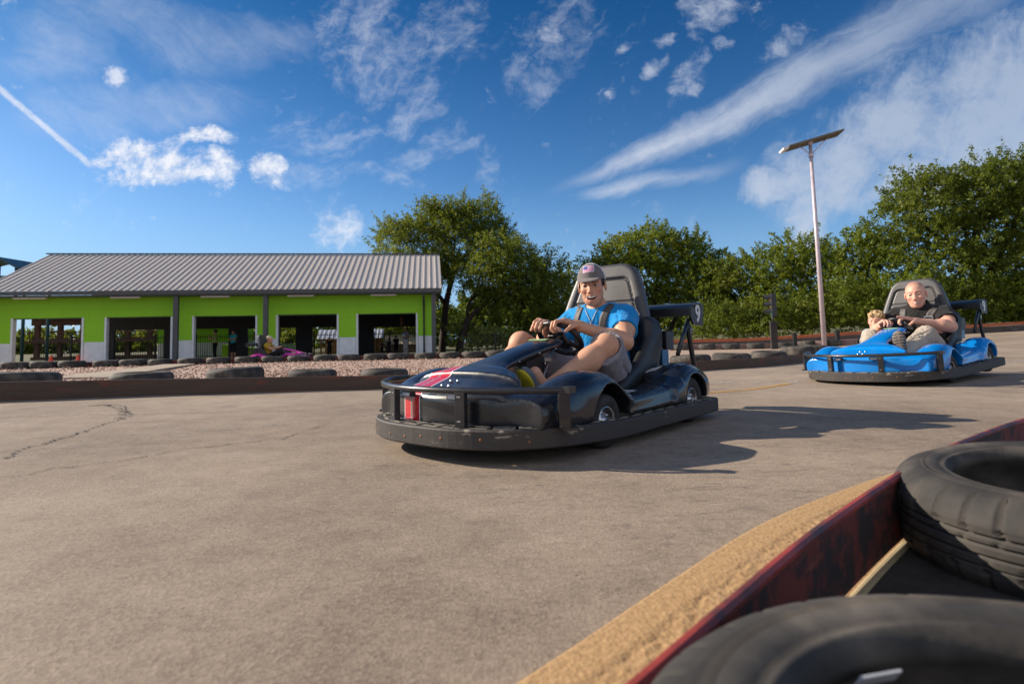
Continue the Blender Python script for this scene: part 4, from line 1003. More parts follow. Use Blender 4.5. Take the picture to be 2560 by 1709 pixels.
def driver_one():
    body, F, H = person(p1, .0045, 'person in blue T-shirt and grey cap steering the black go-kart, laughing')
    sh = shirt(body, p1, .0055, M_blueshirt, .56)
    A = lambda k: np.array(p1[k], float)
    def sb(F):
        F.add(ell((-.42, .03, .21), (.145, .19, .12)), 0)
        for s in 'LR':
            hp, kn = A('hip' + s), A('knee' + s); e = hp + (kn - hp) * (1.03 if s == 'L' else .80)
            F.add(cap(hp, e, .112, .092), .05); F.add(cap(hp + (0, 0, -.05), e + np.array((.03, .0, -.055)), .085, .060), .05)
            d = (kn - hp) / np.linalg.norm(kn - hp); cu = e - d * .005
            F.cut((lambda X, Y, Z: np.maximum(-((X - cu[0]) * d[0] + (Y - cu[1]) * d[1] + (Z - cu[2]) * d[2]), np.sqrt((X - cu[0]) ** 2 + (Y - cu[1]) ** 2 + (Z - cu[2]) ** 2) - .2), cu - .2, cu + .2), .004)
            F.cut(cap(cu - d * .05, cu + d * .05, .072, .077), .006)
            F.cut(cap(hp + (kn - hp) * .3 + np.array((-.02, .10 if s == 'L' else -.10, -.03)), hp + (kn - hp) * .75 + np.array((.01, .085 if s == 'L' else -.085, -.05)), .008, .004), .02)
    garment('shorts', body, (-.66, -.42, .05), (.16, .46, .62), .006, M_shorts, sb)
    shoe(body, p1['ankL'], p1['toeL'], None, (1, 0, -.25), .92, M_greyshoe, M_yellow, 'shoe', 6)
    shoe(body, p1['ankR'], p1['toeR'], None, (1, 0, -.3), .92, M_pinksock, M_greyshoe, 'shoe', 6)
    # trucker cap with a flag patch
    o, R, sc = H; P = lambda x, y, z: o + R @ (np.array((x, y, z)) * sc); tilt = R @ np.array(Matrix.Rotation(rad(6), 3, 'Y'))
    F = Fld(o - .25, o + .25, .0045); Lc = lambda X, Y, Z: [((X - o[0]) * R[0, k] + (Y - o[1]) * R[1, k] + (Z - o[2]) * R[2, k]) / sc for k in range(3)]
    F.add(ell(P(-.008, 0, .045), np.array((.110, .089, .108)) * sc, R), 0)
    F.cut((lambda X, Y, Z: (lambda q: (q[2] - .044 - .1 * np.minimum(q[0], .0)) * sc)(Lc(X, Y, Z)) + 0 * X, o - .25, o + .25), .004)
    F.add(ell(P(.068, 0, .050), np.array((.094, .074, .0095)) * sc, R @ np.array(Matrix.Rotation(rad(14), 3, 'Y'))), .01)
    F.cut((lambda X, Y, Z: (lambda q: np.maximum((q[2] - .05 + (q[0] - .05) * .25 + 6.0 * q[1] ** 2) * sc + .009, (.0 - q[0]) * sc))(Lc(X, Y, Z)) + 0 * X, o - .25, o + .25), .003)
    F.cut(ell(P(-.008, 0, .040), np.array((.099, .078, .092)) * sc, R), .003)
    V, Q = F.mesh(1); c = ((V[Q].mean(1)) - o) @ R / sc
    idx = ((c[:, 0] < .018 + .10 * (c[:, 2] - .05)) & ((c[:, 2] > .03))).astype(int)
    cp = link('baseball_cap', fast_mesh('baseball_cap', V, Q, idx), [M_cap, M_mesh], body)
    m = MB(); nu, nv = 26, 13
    def at(u, v): # on the crown
        y = (u - .5) * .070; z = .088 + v * .044; x = -.008 + .1115 * math.sqrt(max(0, 1 - (y / .0905) ** 2 - ((z - .045) / .1095) ** 2)); return P(x + .002, y, z)
    grid = [[at(i / nu, j / nv) for j in range(nv + 1)] for i in range(nu + 1)]; vs = [q for r in grid for q in r]
    for i in range(nu):
        for j in range(nv):
            a = i * (nv + 1) + j; edge = i in (0, nu - 1) or j in (0, nv - 1)
            left = i < nu * .42       # the canton is on the wearer's right, the viewer's left
            mi = 2 if edge else (0 if (left and j > 5) else (1 if j % 2 == 1 else 2))
            m.f.append((a, a + nv + 1, a + nv + 2, a + 1)); m.mi.append(mi); m.sm.append(True)
    m.v += [tuple(q) for q in vs]
    m.build('flag_patch', [M_flagb, M_flagr, M_flagw], cp)
    m = MB(); bv = BVHTree.FromPolygons([v.co for v in sh.data.vertices], [tuple(q.vertices) for q in sh.data.polygons])
    pts = []
    for y, z in ((.055, .672), (.045, .64), (.033, .61), (.02, .585), (.01, .61), (-.01, .64), (-.03, .668)):
        hit = bv.ray_cast(Vector((.5, y, z)), Vector((-1, 0, 0)))[0]
        if hit: pts.append((hit.x + .004, y, z))
    if len(pts) > 3:
        m.tube(pts, .0022, 6); q = pts[len(pts) // 2]; m.box((q[0], q[1], q[2] - .012), (.002, .003, .014)); m.box((q[0], q[1], q[2] - .009), (.002, .009, .003)); m.build('necklace', mottled('silver', (.6, .6, .62), None, 12, .6, 0, metal=.3), body)
    return body, sh, H
d1, sh1, H1 = driver_one()

# ---- the driver of the blue kart
p2 = dict(sc=1.12, hsc=1.0, fat=.03, full=.002, head=(-.335, .045, .800), look=(13, 2, 3), neck=(-.40, .04, .655), mouth='smile', browc=(.10, .05, .03), buzz=.6, tone=((.74, .42, .315), (.64, .325, .235)),
    torso=[((-.40, .06, .23), (.16, .205, .14)), ((-.375, .05, .36), (.16, .20, .16)), ((-.405, .03, .53), (.135, .215, .15)), ((-.405, .03, .62), (.095, .18, .075))],
    shL=(-.40, .235, .595), shR=(-.40, -.175, .600), elL=(-.235, .340, .470), elR=(-.14, -.265, .470), wrL=(.0, .150, .545), wrR=(.02, -.165, .525),
    knL=(.078, .078, .580), knR=(.085, -.085, .568), pnL=(.5, -.3, -.8), pnR=(.5, .35, -.75), curlL=(32, 90, 140), curlR=(32, 80, 130), pointL=True,
    pelvis=(-.40, .05, .2), hipL=(-.38, .16, .20), hipR=(-.38, -.08, .20), kneeL=(.06, .235, .405), kneeR=(.08, -.235, .395), ankL=(.40, .165, .275), ankR=(.36, -.215, .20), toeL=(.425, .155, .44), toeR=(.45, -.20, .26))
def driver_two():
    body, F, H = person(p2, .0055, 'person with shaved head and black polo shirt steering the blue go-kart')
    sh = shirt(body, p2, .0065, M_polo, .60, .014, 'polo_shirt', .070, True)
    A = lambda k: np.array(p2[k], float)
    def sb(F):
        F.add(ell((-.40, .05, .20), (.165, .205, .12)), 0)
        for s in 'LR':
            hp, kn, an = A('hip' + s), A('knee' + s), A('ank' + s)
            F.add(cap(hp, kn, .118, .088), .05); F.add(cap(kn, an, .088, .075), .03); F.add(cap((kn + an) / 2 + (0, 0, -.03), an + (0, 0, -.01), .075, .08), .04)
            for t in (.15, .4): F.cut(cap(kn + (an - kn) * t + np.array((.06, .05, .05)), kn + (an - kn) * (t + .35) + np.array((.07, -.03, .05)), .006, .003), .02)
    garment('trousers', body, (-.62, -.42, .05), (.52, .46, .60), .007, M_khaki, sb)
    shoe(body, p2['ankL'], p2['toeL'], None, (1, .25, -.1), 1.08, M_polo, M_sole, 'shoe', 11)
    shoe(body, p2['ankR'], p2['toeR'], None, (1, 0, -.3), 1.0, M_polo, M_sole, 'shoe', 6)
    return body, sh, H
d2, sh2, H2 = driver_two()

# ---- the boy beside him
p3 = dict(sc=.82, hsc=1.06, head=(-.17, -.285, .560), look=(8, 4, -6), neck=(-.205, -.285, .455), mouth='closed', browc=(.22, .12, .06), stubble=0, tone=((.72, .42, .31), (.64, .34, .25)),
    torso=[((-.25, -.285, .20), (.09, .12, .09)), ((-.235, -.285, .30), (.08, .11, .10)), ((-.22, -.285, .40), (.075, .12, .08))],
    shL=(-.215, -.175, .425), shR=(-.215, -.395, .425), elL=(-.12, -.15, .30), elR=(-.12, -.41, .30), wrL=(.0, -.19, .26), wrR=(.0, -.37, .26), knL=(.06, -.20, .255), knR=(.06, -.36, .255), pnL=(0, 0, -1), pnR=(0, 0, -1),
    pelvis=(-.25, -.285, .19), hipL=(-.23, -.23, .18), hipR=(-.23, -.34, .18), kneeL=(.03, -.23, .25), kneeR=(.03, -.35, .25), ankL=(.20, -.24, .15), ankR=(.20, -.35, .15), toeL=(.26, -.24, .19), toeR=(.26, -.35, .19))
def boy():
    body, F, H = person(p3, .0055, 'small blond person peeping out beside the driver of the blue go-kart')
    M_cream = cloth('cream_shirt', (.42, .42, .40))
    shirt(body, p3, .007, M_cream, .7, .010, 'shirt', .05)
    o, R, sc = H; P = lambda x, y, z: o + R @ (np.array((x, y, z)) * sc)
    F = Fld(o - .2, o + .2, .0055); F.add(ell(P(-.014, 0, .050), np.array((.103, .085, .090)) * sc, R), 0)
    for i in range(46):
        a, b = RNG.uniform(-2.6, 2.6), RNG.uniform(.1, 1.35); q = np.array((math.cos(a) * math.cos(b) * .10, math.sin(a) * math.cos(b) * .083, .045 + math.sin(b) * .085))
        q[0] -= .012; d = np.array((.022, RNG.uniform(-.02, .02), .012)); F.add(cap(P(*q), P(*(q + d)), .013 * sc, .006 * sc), .008)
    F.cut(ell(P(.075, 0, -.005), np.array((.060, .066, .066)) * sc, R), .012); F.cut((lambda X, Y, Z: (((X - o[0]) * R[0, 2] + (Y - o[1]) * R[1, 2] + (Z - o[2]) * R[2, 2]) + .005), o - .2, o + .2), .004)
    fobj('hair', F, [M_blond], body, 1)
    return body
d3 = boy()

# ---- people far off, standing in and behind the shelter (a few pixels wide each, still whole figures)
def stand(name_label, x, y, z, face, tall, top_mat, leg_mat, arms='down', hair=M_brow, shorts=False, skinm=M_skin, holds=None, group='people watching from the shelter'):
    k = tall / 1.70; s = k
    q = dict(sc=1.0, head=(.0, 0, 1.585), look=(0, 4, 0), neck=(-.03, 0, 1.43), mouth='smile', skin=skinm,
        torso=[((0, 0, .98), (.11, .155, .12)), ((0, 0, 1.12), (.10, .14, .14)), ((-.01, 0, 1.30), (.11, .165, .14))],
        shL=(-.01, .165, 1.38), shR=(-.01, -.165, 1.38), elL=(-.03, .22, 1.12), elR=(-.03, -.22, 1.12), wrL=(.06, .20, .90), wrR=(.06, -.20, .90),
        pelvis=(0, 0, .9), hipL=(0, .09, .92), hipR=(0, -.09, .92), kneeL=(.02, .10, .50), kneeR=(.02, -.10, .50), ankL=(-.02, .11, .08), ankR=(-.02, -.11, .08), toeL=(.12, .13, .04), toeR=(.12, -.13, .04), calf=(-.02, 0, 0))
    if arms == 'photo': q.update(elL=(.16, .20, 1.16), elR=(.16, -.20, 1.18), wrL=(.34, .06, 1.36), wrR=(.34, -.06, 1.38))
    if arms == 'folded': q.update(elL=(.08, .22, 1.15), elR=(.08, -.22, 1.15), wrL=(.20, -.02, 1.17), wrR=(.20, .02, 1.15))
    if arms == 'reach': q.update(elL=(.10, .24, 1.14), wrL=(.26, .36, 1.12))
    body, F, H = person(q, .018, name_label, group=group)
    shirt(body, q, .016, top_mat, .6, .014, 'shirt', .075)
    A = lambda n: np.array(q[n], float)
    def tb(F):
        F.add(ell((0, 0, .93), (.135, .175, .12)), 0)
        for sd in 'LR':
            F.add(cap(A('hip' + sd), A('knee' + sd), .105, .085), .05)
            if not shorts: F.add(cap(A('knee' + sd), A('ank' + sd), .080, .062), .03)
    garment('shorts' if shorts else 'trousers', body, (-.3, -.35, .0), (.35, .35, 1.12), .018, leg_mat, tb, 1)
    o, R, sc = H; Fh = Fld(o - .2, o + .2, .016); Fh.add(ell(o + np.array((-.02, 0, .05)), (.112, .092, .10)), 0); Fh.cut(ell(o + np.array((.09, 0, -.015)), (.075, .075, .08)), .01)
    fobj('hair', Fh, [hair], body, 1)
    if holds: 
        m = MB(); m.box(holds, (.012, .11, .09), Matrix.Rotation(.2, 3, 'Y'), 0, .004); m.build('paper', M_white, body)
    body.matrix_world = Matrix.Translation((x, y, z)) @ Matrix.Rotation(face, 4, 'Z') @ Matrix.Diagonal((s, s, s, 1))
    return body
def kart_matrix(x, y, z, yaw, pitch=0, roll=0):
    return Matrix.Translation((x, y, z)) @ Matrix.Rotation(-math.pi / 2 - yaw, 4, 'Z') @ Matrix.Rotation(-pitch, 4, 'Y') @ Matrix.Rotation(roll, 4, 'X')
KM1 = kart_matrix(.2762, 3.2378, .0, .708)
KM2 = kart_matrix(3.8975, 5.6941, .05, .9687, -.05, .025)
k1, sw1 = make_kart('go_kart', M_black)
tag(k1, 'glossy black go-kart with red nose stripes and white number 9, nearest the camera', 'go-kart', 'go-karts')
k2 = copy_tree(k1)
def recolour(k, mat):
    for o in k.children:
        if o.name.split('.')[0] == 'body': o.material_slots[0].link = 'OBJECT'; o.material_slots[0].material = mat
recolour(k2, M_blue)
k1.matrix_world = KM1; k2.matrix_world = KM2
tag(k2, 'bright blue go-kart with lit front lamps carrying a man and a boy', 'go-kart', 'go-karts')
for o, M in ((d1, KM1), (d2, KM2), (d3, KM2)): o.matrix_world = M
strap('harness_strap', sh1, k1, [(.125, .70), (.115, .66), (.098, .60), (.088, .52), (.085, .40), (.09, .30)], .045, M_strap)
strap('harness_strap', sh1, k1, [(-.075, .69), (-.085, .65), (-.095, .60), (-.098, .52), (-.09, .40), (-.085, .30)], .045, M_strap)
st = strap('harness_strap', sh2, k2, [(.205, .665), (.19, .635), (.165, .585), (.16, .50), (.14, .38)], .062, M_strap)
strap('harness_strap', sh2, k2, [(-.07, .672), (-.073, .62), (-.075, .54), (-.07, .40)], .062, M_strap)
b = MB(); b.span((-.262, .12, .572), (-.252, .20, .585)); b.span((-.262, .12, .55), (-.252, .20, .558)); b.span((-.262, .12, .55), (-.252, .128, .585)); b.span((-.262, .192, .55), (-.252, .20, .585)); b.build('buckle', M_chrome, st)
# ------------------------------------------------------------------ the shelter: u runs left along its front wall, w away from the camera
BA = np.array((-4.3, 30.0)); BD = np.array((-.99, -.141)); BN = np.array((.141, -.99)); ZB = -.24
BU = Matrix(((BD[0], -BN[0], 0, BA[0]), (BD[1], -BN[1], 0, BA[1]), (0, 0, 1, 0), (0, 0, 0, 1)))     # local (u, w, z) to world
def bw(u, w): q = BU @ Vector((u, w, 0)); return q.x, q.y
def _green(g):
    v = g.coord(); x, y, z = g.xyz(v); n = g.noise(v, 1.3, 5)
    seam = ((z * 1.64).op('FRACT') - .5).abs().gt(.488).mx((((x + (z * 1.64).op('FLOOR') * .61) * .82).op('FRACT') - .5).abs().gt(.494))
    return {'Base_Color': g.mix(seam * .35, g.mix(n, (.30, .64, .015), (.255, .56, .015)), (.11, .28, .01)), 'Roughness': .7, 'Normal': g.bump(g.noise(v, 60, 3), .15, .004)}
M_greenwall = material('lime_block', _green)
M_corr = mottled('galvanised_sheet', (.80, .81, .84), (.70, .72, .76), 3, .5, .05)
M_dark = mottled('charcoal_paint', (.035, .034, .037), (.028, .028, .03), 3, .7, .1)
M_trimg = mottled('grey_trim', (.085, .085, .09), (.07, .07, .075), 4, .5, .05)
def _roof(g):
    v = g.coord(); n = g.noise(g.scalev(v, 2, .25, 1), 2, 5, .6)
    return {'Base_Color': g.mix(n, (.60, .545, .51), (.52, .475, .445)), 'Roughness': .6}
M_roof = material('weathered_metal_roof', _roof, Specular_IOR_Level=.2)
M_tube = material('lamp_housing', Base_Color=(.72, .66, .62), Roughness=.5)
def corrugated(m, u0, u1, z0, z1, w, pitch=.10, dep=.018, mi=0):
    n = max(2, int((u1 - u0) / pitch * 4)); us = np.linspace(u0, u1, n + 1); dw = [dep * (0, 0, 1, 1)[i % 4] for i in range(n + 1)]
    vs = [(u, w - d, z) for u, d in zip(us, dw) for z in (z0, z1)]
    m.add(vs, [(2 * i, 2 * i + 2, 2 * i + 3, 2 * i + 1) for i in range(n)], mi)
def shelter():
    r = empty('shelter'); r.matrix_world = BU; tag(r, 'long lime green shelter with ribbed grey metal roof and five open bays', 'building')
    OP = [(.73, 3.78), (4.75, 7.74), (8.73, 11.72), (12.72, 15.72), (16.74, 19.83)]; U1 = 20.5
    piers = [(-.1, .73), (3.78, 4.75), (7.74, 8.73), (11.72, 12.72), (15.72, 16.74), (19.83, U1)]
    m = MB()
    for a, b in piers: m.span((a, 0, .84), (b, .2, 2.02)); m.span((a, .03, ZB - .3), (b, .2, .838))
    m.span((-.1, 0, 2.02), (U1, .2, 3.05)); m.build('front_wall', M_greenwall, r)
    for a, b in piers: m = MB(); corrugated(m, a + .06, b - .06, ZB - .3, .86, .022); m.build('corrugated_skirt', M_corr, r)
    for a, b in OP:
        for u in (a, b): m = MB(); m.span((u - .045, -.03, ZB - .3), (u + .045, .21, 2.03)); m.build('door_trim', M_corr, r)
    for a, b in OP: m = MB(); m.span((a + .045, .0, 1.99), (b - .045, .24, 2.06)); m.build('door_head', M_dark, r)
    BO = [(.95, 3.62, 1.52), (5.87, 7.42, 1.58), (8.4, 9.38, 1.58), (10.6, 11.3, 1.56), (12.4, 14.32, 1.6), (16.1, 18.89, 1.6)]
    m = MB(); e = -.1
    for a, b, t in BO:
        m.span((e, 7.0, ZB - .3), (a, 7.2, 2.35)); m.span((a, 7.0, t), (b, 7.2, 2.35)); e = b
    m.span((e, 7.0, ZB - .3), (19.6, 7.2, 2.35)); m.build('rear_wall', M_dark, r)
    m = MB(); m.span((-.1, .2, ZB - .3), (.06, 7.0, 2.35)); m.span((-.1, .2, 2.35), (U1, 7.2, 2.45)); m.build('ceiling', M_dark, r)
    m = MB(); m.span((-.1, .2, ZB - .25), (20.6, 8.4, ZB - .02)); m.build('slab', M_conc, r)
    # columns, downpipe, fascia, eave lamps
    for u in (-.15, 8.11, 12.26, 20.36):
        m = MB(); m.span((u - .11, -.75, ZB - .3), (u + .11, -.55, 3.0), 0, .01); m.build('column', M_trimg, r)
    m = MB(); m.tube([(.36, -.80, 3.0), (.36, -.72, 2.86), (.36, -.08, 2.7), (.36, -.07, ZB)], .055, 10); m.build('downpipe', M_trimg, r)
    m = MB(); m.span((-.56, -.98, 3.06), (21.0, -.86, 3.24)); m.span((-.56, -.86, 3.0), (21.0, 0, 3.05)); m.build('gutter', M_trimg, r)
    for a, b in ((1.75, 3.03), (5.81, 7.10), (9.84, 11.16), (13.91, 15.24), (18.04, 19.45)):
        m = MB(); m.span((a, -.66, 2.91), (b, -.50, 2.99), 0, .02); m.build('eave_lamp', M_tube, r)
    # roof with standing ribs
    u0, u1, w0, w1, z0, z1 = -.56, 21.0, -1.0, 4.2, 3.245, 5.76; p = .305; us = []; k = 0; u = u0
    while u < u1:
        us += [(u, 0), (u + .255, 0), (u + .262, .042), (u + .298, .042)]; u += p
    us = [q for q in us if q[0] <= u1]; dz = z1 - z0; L = math.hypot(w1 - w0, dz); ny, nz = -dz / L, (w1 - w0) / L
    m = MB(); vs = []
    for u, h in us: vs += [(u, w0 + ny * h, z0 + nz * h), (u, w1, z1 + h), (u, 2 * w1 - w0 - ny * h, z0 + nz * h)]
    m.add(vs, [q for i in range(len(us) - 1) for q in ((3 * i, 3 * i + 3, 3 * i + 4, 3 * i + 1), (3 * i + 1, 3 * i + 4, 3 * i + 5, 3 * i + 2))])
    m.build('roof', M_roof, r)
    m = MB(); m.prism([(w0 + .05, z0 - .06), (w1, z1 - .07), (2 * w1 - w0 - .05, z0 - .06), (2 * w1 - w0 - .05, z0 - .10), (w0 + .05, z0 - .10)], -.5, -.42, Matrix(((0, 0, 1, 0), (1, 0, 0, 0), (0, 1, 0, 0), (0, 0, 0, 1)))); m.span((-.575, w1 - .10, z1 + .03), (21.0, w1 + .10, z1 + .075))
    m.build('gable_trim', M_trimg, r)
    return r
shelter()
def placed(o, u, w, z=ZB): o.matrix_world = BU @ Matrix.Translation((u, w, z)); return o
# iron fence behind the shelter
M_iron = material('black_iron', Base_Color=(.012, .012, .013), Roughness=.5)
def iron_fence(label, u0, u1, w, hgt):
    r = empty('iron_fence'); m = MB()
    for z in (.12, hgt - .18): m.span((u0, -.02, z), (u1, .02, z + .04))
    m.build('rail', M_iron, r); n = int((u1 - u0) / .13); m = MB()
    for i in range(n + 1): u = u0 + i * .13; m.span((u - .011, -.011, 0), (u + .011, .011, hgt))
    p = m.build('pickets', M_iron, r); p['kind'] = 'stuff'
    for u in np.arange(u0, u1 + .1, 2.4): m = MB(); m.span((u - .035, -.035, 0), (u + .035, .035, hgt + .08)); m.build('post', M_iron, r)
    placed(r, 0, w); tag(r, label, 'fence')
iron_fence('black iron picket fence seen through the right-hand bays of the shelter', .3, 9.6, 8.0, 1.5)
iron_fence('black iron picket fence seen through the middle and left bays of the shelter', 9.9, 24, 8.2, 1.5)
# timber playhouses behind
M_pine = mottled('pine_boards', (.42, .24, .10), (.34, .19, .08), 5, .7, .3, 40, .006)
M_tin = mottled('tin_roof', (.62, .64, .70), (.5, .52, .58), 4, .4, .05, metal=.2)
def playhouse(label, u, w, wd, hh, rh):
    r = empty('playhouse'); m = MB()
    for q in np.linspace(-wd / 2, wd / 2, 7): m.span((q - .06, -.05, 0), (q + .06, .05, hh)); m.build('post', M_pine, r); m = MB()
    m.span((-wd / 2, -.04, hh * .42), (wd / 2, .04, hh * .5)); m.build('rail', M_pine, r); m = MB(); m.span((-wd / 2, -.04, hh - .14), (wd / 2, .04, hh)); m.build('top_beam', M_pine, r); m = MB(); m.span((-wd / 2, 1.4, 0), (wd / 2, 1.5, hh)); m.build('rear_panel', M_pine, r)
    m = MB(); n = 20
    for s0, s1 in ((-.35, .7), (1.85, .7)):
        vs = [];
        for i in range(n + 1): q = -wd / 2 - .25 + (wd + .5) * i / n; d = .03 * (i % 2); vs += [(q, s0, hh + d - .05), (q, s1, hh + rh + d)]
        m.add(vs, [(2 * i, 2 * i + 2, 2 * i + 3, 2 * i + 1) for i in range(n)])
    m.build('roof', M_tin, r); placed(r, u, w); tag(r, label, 'playhouse')
playhouse('pine playhouse with tin roof seen through the second bay from the right', 6.5, 12, 2.6, 1.15, .62)
playhouse('pine playhouse with tin roof at the left of the right-most bay', 4.7, 12, 2.0, 1.15, .62)
# a second lime green building and the timber lodge seen through the bays further left
def back_shed():
    r = empty('green_shed'); m = MB(); m.span((0, 0, 0), (5.2, 3, 2.1)); m.build('wall', M_greenwall, r)
    m = MB(); corrugated(m, 0, 5.2, -.02, 1.02, -.02); m.build('corrugated_skirt', M_corr, r)
    m = MB(); m.add([(-.3, -.5, 2.15), (5.5, -.5, 2.15), (5.5, 1.6, 2.9), (-.3, 1.6, 2.9), (5.5, 3.6, 2.15), (-.3, 3.6, 2.15)], [(0, 1, 2, 3), (3, 2, 4, 5)]); m.build('roof', M_tin, r)
    placed(r, 13.0, 11.0); tag(r, 'lime green shed behind the fence seen through the middle bay of the shelter', 'shed')
back_shed()
def low_shed():
    r = empty('low_roof_shed'); m = MB(); m.prism([(0, 0), (0, .85), (4.4, .25), (4.4, 0)], 0, 2.5, Matrix(((1, 0, 0, 0), (0, 0, 1, 0), (0, 1, 0, 0), (0, 0, 0, 1)))); m.build('wall', M_greenwall, r)
    m = MB(); vs = []; n = 44
    for i in range(n + 1): q = -.1 + 4.6 * i / n; z = 1.26 - .135 * q; d = .02 * (i % 2); vs += [(q, -.2 - d, z), (q, -.2 - d, z - .42)]
    m.add(vs, [(2 * i, 2 * i + 2, 2 * i + 3, 2 * i + 1) for i in range(n)]); m.build('corrugated_band', M_tin, r)
    r.matrix_world = BU @ Matrix.Translation((13.0, 10.2, ZB)) @ Matrix.Rotation(math.pi, 4, 'Z'); tag(r, 'low green shed with sloping corrugated band behind the bay next to the magenta kart', 'shed')
low_shed()
M_timber = mottled('brown_timber', (.13, .058, .030), (.09, .04, .022), 4, .75, .3, 30, .006)
def tan_shed():
    r = empty('tan_roof_shed'); M_tan = mottled('tan_roofing', (.55, .45, .31), (.46, .38, .26), 3, .8, .1); m = MB()
    m.add([(0, 0, .62), (3.4, 0, .62), (3.4, 2.6, 1.35), (0, 2.6, 1.35), (0, 5.2, .62), (3.4, 5.2, .62)], [(0, 1, 2, 3), (3, 2, 5, 4)]); m.build('roof', M_tan, r)
    m = MB(); m.span((.1, .3, -.1), (3.3, 4.9, .66)); m.build('wall', mottled('tan_wall', (.40, .31, .20), None, 3, .8, .1), r)
    placed(r, .1, 12.5); tag(r, 'low tan roofed shed behind the woman in the right-most bay', 'shed')
tan_shed()
def lodge():
    r = empty('timber_lodge')
    for q in np.arange(0, 9.1, 1.5): m = MB(); m.span((q - .14, -.14, 0), (q + .14, .14, 3.2)); m.build('post', M_timber, r)
    m = MB(); m.span((-.3, -.2, .0), (9.3, 3, .25)); m.span((-.3, -.9, 1.25), (9.3, 3, 1.42)); m.span((-.3, -.2, 2.5), (9.3, .2, 3.1)); m.build('floor_beam', M_timber, r)
    m = MB(); m.span((-.2, -.85, 1.5), (9.2, -.8, 1.56)); m.span((-.2, -.85, 1.95), (9.2, -.8, 2.02))
    for q in np.arange(0, 9.1, .3): m.span((q - .02, -.84, 1.42), (q + .02, -.81, 2.0))
    m.build('railing', M_timber, r)
    m = MB(); m.prism([(-1.4, 3.1), (1.4, 4.3), (4.2, 3.1)], -.6, 9.6, Matrix(((0, 0, 1, 0), (1, 0, 0, 0), (0, 1, 0, 0), (0, 0, 0, 1)))); m.build('roof', M_timber, r)
    placed(r, 19.0, 15); tag(r, 'brown timber lodge with railed upper floor seen through the left-most bay', 'building')
lodge()
# canopy that shows over the left end of the roof
def ride():
    r = empty('ride_canopy'); M_teal = mottled('dark_teal', (.012, .07, .085), (.01, .045, .06), 4, .4, .1); m = MB()
    c = [(x, z) for x, z in ((-4.0, 0), (-2.2, .85), (-.6, 1.22), (.9, 1.0), (2.2, .3), (2.2, .16), (.9, .84), (-.6, 1.05), (-2.2, .68), (-4.0, -.2))]
    m.prism(c, 0, 3.0, Matrix(((1, 0, 0, 0), (0, 0, 1, 0), (0, 1, 0, 0), (0, 0, 0, 1)))); m.build('canopy', M_teal, r)
    for x in (-3.4, -1.6, .2, 1.9):
        for y in (.2, 2.8): m = MB(); m.tube([(x, y, -6.6), (x, y, .3 + .5 * (abs(x + .6) < 2))], .10, 8); m.build('post', M_teal, r)
    m = MB(); m.span((-3.6, .1, -.35), (2.1, .3, -.2)); m.span((-3.6, 2.7, -.35), (2.1, 2.9, -.2)); m.build('beam', M_teal, r)
    r.location = (-33.6, 36, 5.5); tag(r, 'dark teal arched ride canopy showing above the left end of the roof', 'canopy')
ride()
# cones by the left bay
M_cone = material('cone_orange', Base_Color=(.72, .07, .03), Roughness=.5)
def cone(label, u, w):
    r = empty('traffic_cone'); m = MB(); m.lathe([(.0001, .50), (.03, .50), (.035, .48), (.135, .03), (.135, .0)], n=18); m.build('cone', M_cone, r); m = MB(); m.box((0, 0, .015), (.18, .18, .015), None, 0, .005); m.build('base', M_cone, r)
    placed(r, u, w, ZB); tag(r, label, 'traffic cone', 'traffic cones by the left bay')
cone('orange traffic cone in the middle of the left-most bay', 18.1, .0); cone('orange traffic cone by the right jamb of the left-most bay', 16.72, -.35)
# watchers
def watcher(label, u, w, face, *a, **k):
    x, y = bw(u, w); return stand(label, x, y, ZB - .02, face, *a, **k)
M_olive = cloth('olive_shirt', (.42, .52, .12)); M_tealsh = cloth('teal_shirt', (.03, .50, .62)); M_blk = cloth('black_cloth', (.014, .014, .016)); M_vest = cloth('slate_vest', (.26, .30, .38)); M_stone = cloth('stone_trousers', (.68, .60, .58)); M_plum = cloth('dark_plum', (.05, .03, .04))
watcher('person in olive shirt and dark cap holding up a phone in the middle bay', 11.75, 3, rad(200), 1.66, M_olive, M_blk, 'photo')
watcher('person in teal T-shirt and black shorts with folded arms in the middle bay', 10.8, 3, rad(250), 1.64, M_tealsh, M_blk, 'folded', shorts=True)
watcher('person dressed all in black reaching aside in the second bay from the right', 5.67, 3, rad(-80), 1.12, M_blk, M_blk, 'reach')
watcher('person in slate vest and pale trousers holding white paper in the right-most bay', 1.43, 3, rad(-120), 1.62, M_vest, M_stone, 'folded', holds=(.22, 0, 1.22))
watcher('dark clothed person with long hair, left one of the three by the fence', 2.9, 4.5, rad(90), .86, M_plum, M_blk, 'down')
watcher('dark clothed person, middle one of the three by the fence', 2.5, 4.5, rad(80), 1.0, M_blk, M_plum, 'folded')
watcher('tall dark clothed person beside the woman with the paper, back turned', 2.08, 4.5, rad(100), 1.18, M_blk, M_blk, 'folded')
# punch bag hanging in the right-most bay
m = MB(); m.tube([(0, 0, 2.35), (0, 0, 2.0)], .012, 6); m.lathe([(.0001, 2.02), (.09, 1.98), (.10, 1.85), (.085, 1.7), (.10, 1.55), (.08, 1.44), (.0001, 1.42)], n=14); o = m.build('hanging_rope_coil', M_timber); placed(o, 1.62, 2.2, 0); tag(o, 'dark brown coil hanging from the ceiling of the right-most bay', 'rope coil')

